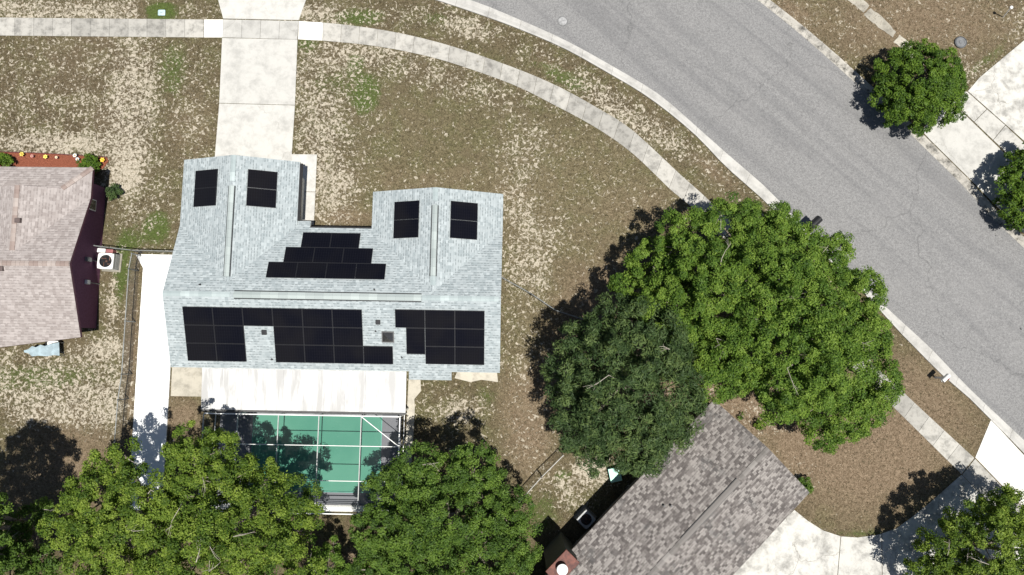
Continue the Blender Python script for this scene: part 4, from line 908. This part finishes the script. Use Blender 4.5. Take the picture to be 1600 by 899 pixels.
def crown_mesh(lobes, leaf, lpc, clump_r, density=1.0, narrow=.55, flat=.78, seed=0, upbias=.45, holes=.18):
    rg = np.random.default_rng(seed); cen = []; nor = []; inner = []
    Lc = np.array([l[0] for l in lobes]); Lr = np.array([l[1] for l in lobes])
    for c, r in zip(Lc, Lr):
        n = int(4*math.pi*r*r*flat/(math.pi*clump_r**2)*1.25*density)
        d = rg.normal(size=(n*2, 3)); d /= np.linalg.norm(d, axis=1)[:, None]; d = d[(d[:, 2] > -.45)][:n]
        rad = r*(1+rg.normal(0, .09, len(d)))[:, None]
        p = c+d*rad*np.array([1, 1, flat])
        # drop clumps buried in neighbouring lobes
        keep = np.ones(len(p), bool)
        for c2, r2 in zip(Lc, Lr):
            if (c2 == c).all(): continue
            q = (p-c2)/np.array([1, 1, flat]); keep &= ~((q**2).sum(1) < (r2*.80)**2)
        keep &= rg.random(len(p)) > holes
        cen.append(p[keep]); nor.append(d[keep]); inner.append(np.zeros(keep.sum()))
        m = int(n*.38); d2 = rg.normal(size=(m, 3)); d2 /= np.linalg.norm(d2, axis=1)[:, None]
        cen.append(c+d2*r*rg.uniform(.35, .8, (m, 1))*np.array([1, 1, flat])); nor.append(d2); inner.append(np.ones(m))
    cen = np.concatenate(cen); nor = np.concatenate(nor); K = len(cen)
    up = np.array([0, 0, 1.0]); axis = nor*.6+up*.7; axis /= np.linalg.norm(axis, axis=1)[:, None]
    cr = clump_r*rg.uniform(.6, 1.25, K); ctint = rg.uniform(0, 1, K)
    idx = np.repeat(np.arange(K), lpc); N = len(idx)
    d = rg.normal(size=(N, 3)); d /= np.linalg.norm(d, axis=1)[:, None]
    dot = (d*axis[idx]).sum(1); flip = dot < -.15; d[flip] -= 2*dot[flip][:, None]*axis[idx][flip]
    rr = cr[idx]*rg.uniform(.45, 1.05, N)
    pos = cen[idx]+d*rr[:, None]*np.array([1, 1, .8])
    nn = d*.55+up*upbias+rg.normal(size=(N, 3))*.38; nn /= np.linalg.norm(nn, axis=1)[:, None]
    a = np.cross(nn, rg.normal(size=(N, 3))); a /= np.linalg.norm(a, axis=1)[:, None]; b = np.cross(nn, a)
    ls = leaf*rg.uniform(.65, 1.35, N)[:, None]
    A, B = a*ls, b*ls*narrow
    v = np.stack([pos-A, pos+B-A*.1, pos+A+nn*ls*-.15, pos-B-A*.1], 1).reshape(-1, 3)
    me = bpy.data.meshes.new('crown'); me.vertices.add(N*4); me.vertices.foreach_set('co', v.astype(np.float32).ravel())
    me.loops.add(N*4); me.loops.foreach_set('vertex_index', np.arange(N*4, dtype=np.int32)); me.polygons.add(N)
    me.polygons.foreach_set('loop_start', np.arange(0, N*4, 4, dtype=np.int32)); me.update(calc_edges=True)
    tt = np.clip(.5+(ctint[idx]-.5)*.75+rg.normal(0, .2, N), 0, 1)
    at = me.attributes.new('tint', 'FLOAT', 'FACE'); at.data.foreach_set('value', tt.astype(np.float32))
    return me, cen, N
NLEAF = 0
def tree(name, label, lobes, mat, trunk=None, leaf=.060, lpc=135, clump=.38, seed=1, density=1.0, narrow=.55, twigs=6, group='trees in the gardens', cat='tree', flat=.78, tr=.28, holes=.18, zlift=0, upbias=.45, zvar=0):
    global NLEAF
    """lobes: (px, py, r_px, z) of every bulge of the crown, at its real height"""
    Wl = []; rz_ = random.Random(seed*7)
    for px, py, r, z in lobes:
        z += rz_.uniform(-zvar, zvar)
        p = U(px, py, z+zlift); k = FPX/(H-z); Wl.append((p, r/k))
    cx = sum(p.x*r for p, r in Wl)/sum(r for p, r in Wl); cy = sum(p.y*r for p, r in Wl)/sum(r for p, r in Wl)
    base = U(*trunk) if trunk else Vector((cx, cy, 0)); t = thing(name, label, cat, base, 0, group)
    loc = [((p-base)[:], r) for p, r in Wl]
    me, cen, n = crown_mesh([(np.array(p), r) for p, r in loc], leaf, lpc, clump, density, narrow, flat, seed, upbias, holes); NLEAF += n
    link('crown', me, t, [mat])
    rg = random.Random(seed); bm = NB(); zm = sum(p[2] for p, r in loc)/len(loc)
    fork = Vector((0, 0, zm*.38)); tube(bm, [(0, 0, -.1), (0, 0, .3), fork], [tr*1.35, tr, tr*.8], 10)
    for p, r in loc:
        e = Vector(p); m1 = fork.lerp(e, .5)+Vector((rg.uniform(-.2, .2), rg.uniform(-.2, .2), -.1*zm*.3)); tube(bm, [fork-Vector((0, 0, .15)), m1, e], [tr*.55, tr*.32, tr*.12], 7)
        for _ in range(5):
            d = Vector((rg.gauss(0, 1), rg.gauss(0, 1), rg.gauss(.2, .6))).normalized(); s0 = m1.lerp(e, rg.uniform(.4, 1)); e2 = s0+d*r*.8; mm = s0.lerp(e2, .5)+Vector((0, 0, .1)); tube(bm, [s0, mm, e2], [tr*.14, tr*.09, .012], 5)
    obj('trunk', bm, M_BARK, t)
    for _ in range(twigs):
        bm = NB()
        p, r = loc[rg.randrange(len(loc))]; a = rg.uniform(0, 6.28); el = rg.uniform(.5, 1.3); d = Vector((math.cos(a)*math.cos(el), math.sin(a)*math.cos(el), math.sin(el)*.8))
        s0 = Vector(p)+d*r*.7; q = Vector((rg.gauss(0, 1), rg.gauss(0, 1), .25)).normalized(); L = rg.uniform(.7, 1.5)
        e1 = s0+d*r*.33; pts = [s0, e1, e1+q*L*.5+Vector((0, 0, .06)), e1+q*L+Vector((rg.uniform(-.2, .2), rg.uniform(-.2, .2), 0))]; tube(bm, pts, [.024, .018, .012, .006], 5)
        for __ in range(3):
            s = pts[1].lerp(pts[3], rg.uniform(.2, .8)); dd = (q+Vector((rg.gauss(0, .8), rg.gauss(0, .8), rg.uniform(0, .3)))).normalized(); tube(bm, [s, s+dd*rg.uniform(.25, .6)], [.009, .004], 4)
        obj('dead_branch', bm, M_TWIG, t)
    return t

tree('oak_tree', 'very large bright green tree between the road and brown roofed house',
     [(1030, 425, 48, 3.6), (1075, 388, 52, 4.2), (1140, 368, 50, 4.6), (1205, 385, 52, 4.8), (1165, 350, 30, 4.2), (1262, 425, 52, 5), (1300, 395, 26, 4.4), (1115, 455, 66, 6), (1205, 470, 74, 6.8), (1300, 490, 66, 5.6), (1350, 520, 36, 4.6), (1160, 540, 62, 5.6), (1255, 560, 78, 6.2), (1335, 580, 56, 5), (1375, 605, 30, 4.2), (1300, 640, 48, 4.2), (1285, 670, 26, 3.8), (1345, 640, 34, 3.8), (1050, 480, 50, 4.6), (1215, 610, 44, 4.4), (1115, 570, 50, 4.4), (990, 455, 30, 3.8), (1220, 345, 24, 4), (1160, 410, 46, 5.4), (1255, 385, 30, 4.4), (1230, 430, 50, 6), (1340, 460, 34, 4.4), (1280, 520, 50, 6)],
     ML_OAK, trunk=(1190, 500), seed=3, tr=.42, twigs=14, density=1.15, holes=.22, zvar=.5)
tree('juniper_tree', 'feathery dark green tree beside the left flank of the very large tree',
     [(975, 600, 84, 6.6), (925, 560, 55, 5), (1005, 545, 62, 6), (1035, 615, 56, 5.4), (920, 645, 50, 4.8), (980, 675, 56, 5), (888, 592, 32, 4), (1040, 665, 34, 4.4), (960, 508, 36, 4.6), (897, 680, 24, 3.8), (1065, 570, 36, 5), (935, 715, 22, 3.6), (1010, 710, 26, 3.8), (905, 530, 26, 4)],
     ML_DARK, trunk=(965, 595), seed=5, leaf=.12, narrow=.24, lpc=95, clump=.45, twigs=3, upbias=.3, tr=.35, holes=.10)
tree('street_tree', 'compact round tree beside the stained concrete driveway top right',
     [(1436, 140, 48, 2.24), (1400, 112, 30, 1.78), (1465, 108, 32, 1.85), (1396, 160, 30, 1.72), (1472, 160, 30, 1.72), (1432, 176, 30, 1.65), (1482, 130, 24, 1.65), (1430, 100, 30, 1.85)],
     ML_COMP, seed=8, leaf=.06, lpc=125, clump=.32, twigs=0, holes=.03, tr=.2)
tree('street_tree', 'round tree cut off by the right edge beside the far road',
     [(1605, 285, 38, 1.86), (1600, 325, 32, 1.49), (1628, 255, 34, 1.67), (1635, 320, 42, 1.86), (1590, 262, 22, 1.36)],
     ML_COMP, seed=9, leaf=.07, lpc=90, clump=.32, twigs=2, holes=.1, tr=.2)
tree('oak_tree', 'bright tree in the bottom right corner casting shade on the driveway',
     [(1545, 850, 58, 4.2), (1480, 865, 38, 3.2), (1580, 805, 36, 3.4), (1625, 860, 58, 4), (1520, 915, 56, 4), (1562, 786, 20, 2.8), (1445, 885, 24, 2.8), (1510, 820, 24, 3.2), (1620, 940, 60, 4)],
     ML_YEL, seed=12, twigs=8)
tree('oak_tree', 'deep green tree right of the pool with shade above its crown',
     [(655, 738, 36, 5.0), (742, 732, 32, 5.2), (700, 785, 62, 4.8), (612, 775, 36, 3.6), (778, 795, 42, 3.8), (585, 825, 34, 3.4), (640, 850, 52, 4.4), (765, 870, 56, 4.6), (805, 850, 32, 3.6), (700, 925, 62, 4.6), (600, 890, 44, 3.8), (800, 930, 40, 3.6)],
     ML_DEEP, seed=14, twigs=5, zvar=.6)
tree('oak_tree', 'yellowish green tree overhanging the lower left corner of the pool',
     [(298, 712, 40, 6), (345, 755, 50, 6.4), (290, 775, 42, 6), (415, 748, 28, 5), (458, 786, 34, 5), (330, 835, 58, 6.6), (405, 825, 54, 6.8), (466, 835, 26, 4.6), (370, 900, 56, 6.2), (290, 895, 46, 5.6), (455, 905, 42, 5), (345, 700, 26, 6)],
     ML_YEL, seed=17, twigs=8, tr=.36, holes=.30, zvar=.9)
tree('oak_tree', 'yellowish green tree covering the lower end of the white path',
     [(172, 732, 30, 5), (150, 785, 46, 5.6), (222, 785, 48, 5.8), (112, 825, 34, 4.8), (195, 850, 60, 6.2), (258, 850, 32, 5), (150, 905, 46, 5.4), (235, 915, 50, 5.6), (195, 712, 18, 4.8)],
     ML_YEL, seed=19, twigs=8, tr=.36, holes=.30, zvar=.9)
tree('oak_tree', 'partly shaded tree in the bottom left corner of the photograph',
     [(-75, 836, 72, 8.2), (-60, 790, 48, 7.6), (-110, 880, 70, 8), (30, 835, 30, 3.2), (60, 875, 24, 3.0), (15, 895, 40, 3.6), (70, 800, 16, 2.8), (-40, 880, 56, 6.5)],
     ML_DEEP, seed=21, twigs=6)
tree('young_tree', 'small bright tree below the white end of the pool enclosure',
     [(512, 878, 22, 2.6), (545, 905, 24, 2.4), (492, 905, 26, 2.8), (520, 850, 10, 2.2)],
     ML_OAK, seed=23, twigs=2, tr=.14, clump=.34)
def shrub(px, py, r, z, label, mat=ML_COMP, seed=1, leaf=.05, lpc=40, cl=.16, holes=.1):
    lobes = [(px, py, r*.75, z)]+[(px+random.uniform(-.45, .45)*r, py+random.uniform(-.45, .45)*r, r*.5, z*.8) for _ in range(4)]
    return tree('shrub', label, lobes, mat, seed=seed, leaf=leaf, lpc=lpc, clump=cl, twigs=0, cat='shrub', group='garden shrubs', tr=.05, holes=holes)
shrub(8, 256, 15, .55, 'clipped shrub at the left edge in red mulch', seed=31)
shrub(138, 258, 17, .55, 'clipped shrub beside the roof corner of the purple house', seed=32)
shrub(178, 301, 12, .5, 'small wild shrub growing beyond the purple house corner', ML_DARK, 33, holes=.35)
shrub(1258, 757, 13, .45, 'low green shrub at the corner of the brown roofed house', ML_DEEP, 34, holes=.3)
shrub(1187, 664, 9, .35, 'small yellowish plant in leaf litter beside the brown roof', ML_YEL, 35, holes=.4, lpc=26)
shrub(1160, 652, 5, .25, 'tiny green plant in leaf litter beside the brown roof', ML_DEEP, 36, holes=.3, lpc=24)


# ------------------------------------------------------------------ grass tufts and leaf litter on the lawns
def inside(P, poly):
    x, y = P[:, 0], P[:, 1]; r = np.zeros(len(P), bool); n = len(poly)
    for i in range(n):
        x0, y0 = poly[i][:2]; x1, y1 = poly[(i+1) % n][:2]
        if y0 == y1: continue
        r ^= ((y0 > y) != (y1 > y)) & (x < (x1-x0)*(y-y0)/(y1-y0)+x0)
    return r
def paved():
    L = [list(ri)+list(ro)[::-1], list(ki)+list(ri)[::-1], list(ko)+list(ro)[::-1], list(top)+list(bot)[::-1],
         PW([(-300, 24), (505, 34), (505, 63), (-300, 52)]), PW([(333, -30), (488, -30), (467, 32), (465, 63), (455, 270), (335, 270), (347, 60), (349, 29)]), PW([(455, 242), (495, 242), (490, 352), (455, 352)]),
         PW([(1548, 656), (1700, 818), (1660, 905), (1503, 742)]), PW([(1241, 797), (1262, 814), (1286, 829), (1313, 838), (1340, 840), (1370, 836), (1400, 826), (1425, 808), (1450, 788), (1502, 742), (1640, 960), (1080, 960)]),
         PW([(1453, 219), (1440, 205), (1480, 155), (1530, 122), (1556, 100), (1640, 30), (1700, 100), (1650, 365), (1600, 380)]),
         PW([(-140, 236), (168, 246), (150, 290), (-140, 290)]), hp((-24.3, -10.5), (-21.5, -10.5), (-21.6, 6), (-24.3, 6)), hp((-21.5, -3), (-5.7, -3), (-5.7, -7.7), (-6.6, -9.9), (-18.3, -9.9), (-18.3, -3)), hp((-20, -3), (-20, 11.2), (-13.6, 11.2), (-13.6, 7.2), (-8.3, 7.2), (-8.3, 9.3), (-1, 9.3), (-1, -1.7), (-6, -1.7), (-6, -3)),
         [(-60, 0), (-26.6, 0), (-26.6, 10.8), (-60, 10.8)]]
    return L
def scatter(name, label, n, seed, colours, hmin, hmax, wd, flatness, region=None, blades=4):
    rg = np.random.default_rng(seed); P = np.stack([rg.uniform(-36, 36, n), rg.uniform(-19, 25, n)], 1)
    if region: P = P[region(P, rg)]
    for q in paved(): P = P[~inside(P, q)]
    m = len(P); idx = np.repeat(np.arange(m), blades); N = len(idx)
    a = rg.uniform(0, 2*np.pi, N); lean = rg.uniform(.2, 1, N)*flatness; hh = rg.uniform(hmin, hmax, N); d = np.stack([np.cos(a), np.sin(a)], 1); sd_ = np.stack([-d[:, 1], d[:, 0]], 1)
    b0 = P[idx]+rg.normal(0, .03, (N, 2)); v = np.zeros((N, 3, 3))
    v[:, 0, :2] = b0-sd_*wd/2; v[:, 1, :2] = b0+sd_*wd/2; v[:, 2, :2] = b0+d*(hh*lean)[:, None]; v[:, 0, 2] = v[:, 1, 2] = .004; v[:, 2, 2] = hh*np.sqrt(np.clip(1-(lean*.9)**2, .03, 1))
    me = bpy.data.meshes.new(name); me.vertices.add(N*3); me.vertices.foreach_set('co', v.astype(np.float32).ravel()); me.loops.add(N*3); me.loops.foreach_set('vertex_index', np.arange(N*3, dtype=np.int32)); me.polygons.add(N); me.polygons.foreach_set('loop_start', np.arange(0, N*3, 3, dtype=np.int32)); me.update(calc_edges=True)
    at = me.attributes.new('tint', 'FLOAT', 'FACE'); tt = np.repeat(rg.uniform(0, 1, m), blades)*.7+rg.uniform(0, .3, N); at.data.foreach_set('value', tt.astype(np.float32))
    g = NG(name+'_blades'); g.col(g.ramp(g.attr('tint'), colours)); g.b.inputs['Roughness'].default_value = .8
    tag(link(name, me, None, [g.m]), label, 'grass', None, 'stuff')
def dens(P, rg):   # patchy density
    x, y = P[:, 0], P[:, 1]; f = np.sin(x*.9+np.sin(y*.7)*2)+np.sin(y*1.1+np.sin(x*.6)*2)+np.sin(x*2.7+y*1.9)*.6; return rg.random(len(P)) < .55+.2*f
scatter('grass', 'patchy dry grass covering the sandy lawns', 110000, 5, [(0, (.028, .027, .012)), (.35, (.066, .064, .026)), (.7, (.125, .115, .060)), (1, (.28, .24, .16))], .04, .11, .022, .85, dens)
def east(P, rg):
    c = inside(P, PW([(1120, 560), (1360, 460), (1600, 700), (1540, 800), (1300, 860), (1200, 790), (1110, 640)])) | inside(P, PW([(1190, -30), (1640, -30), (1600, 90), (1440, 215), (1300, 90)])) | inside(P, PW([(780, 560), (880, 560), (880, 760), (780, 760)]))
    return c | (rg.random(len(P)) < .12)
scatter('leaf_litter', 'fallen tan leaves and dry thatch scattered over the lawns', 60000, 6, [(0, (.12, .075, .04)), (.4, (.24, .165, .10)), (.8, (.40, .31, .21)), (1, (.60, .50, .38))], .03, .08, .035, 1.05, east, 2)
print('LEAVES', NLEAF)
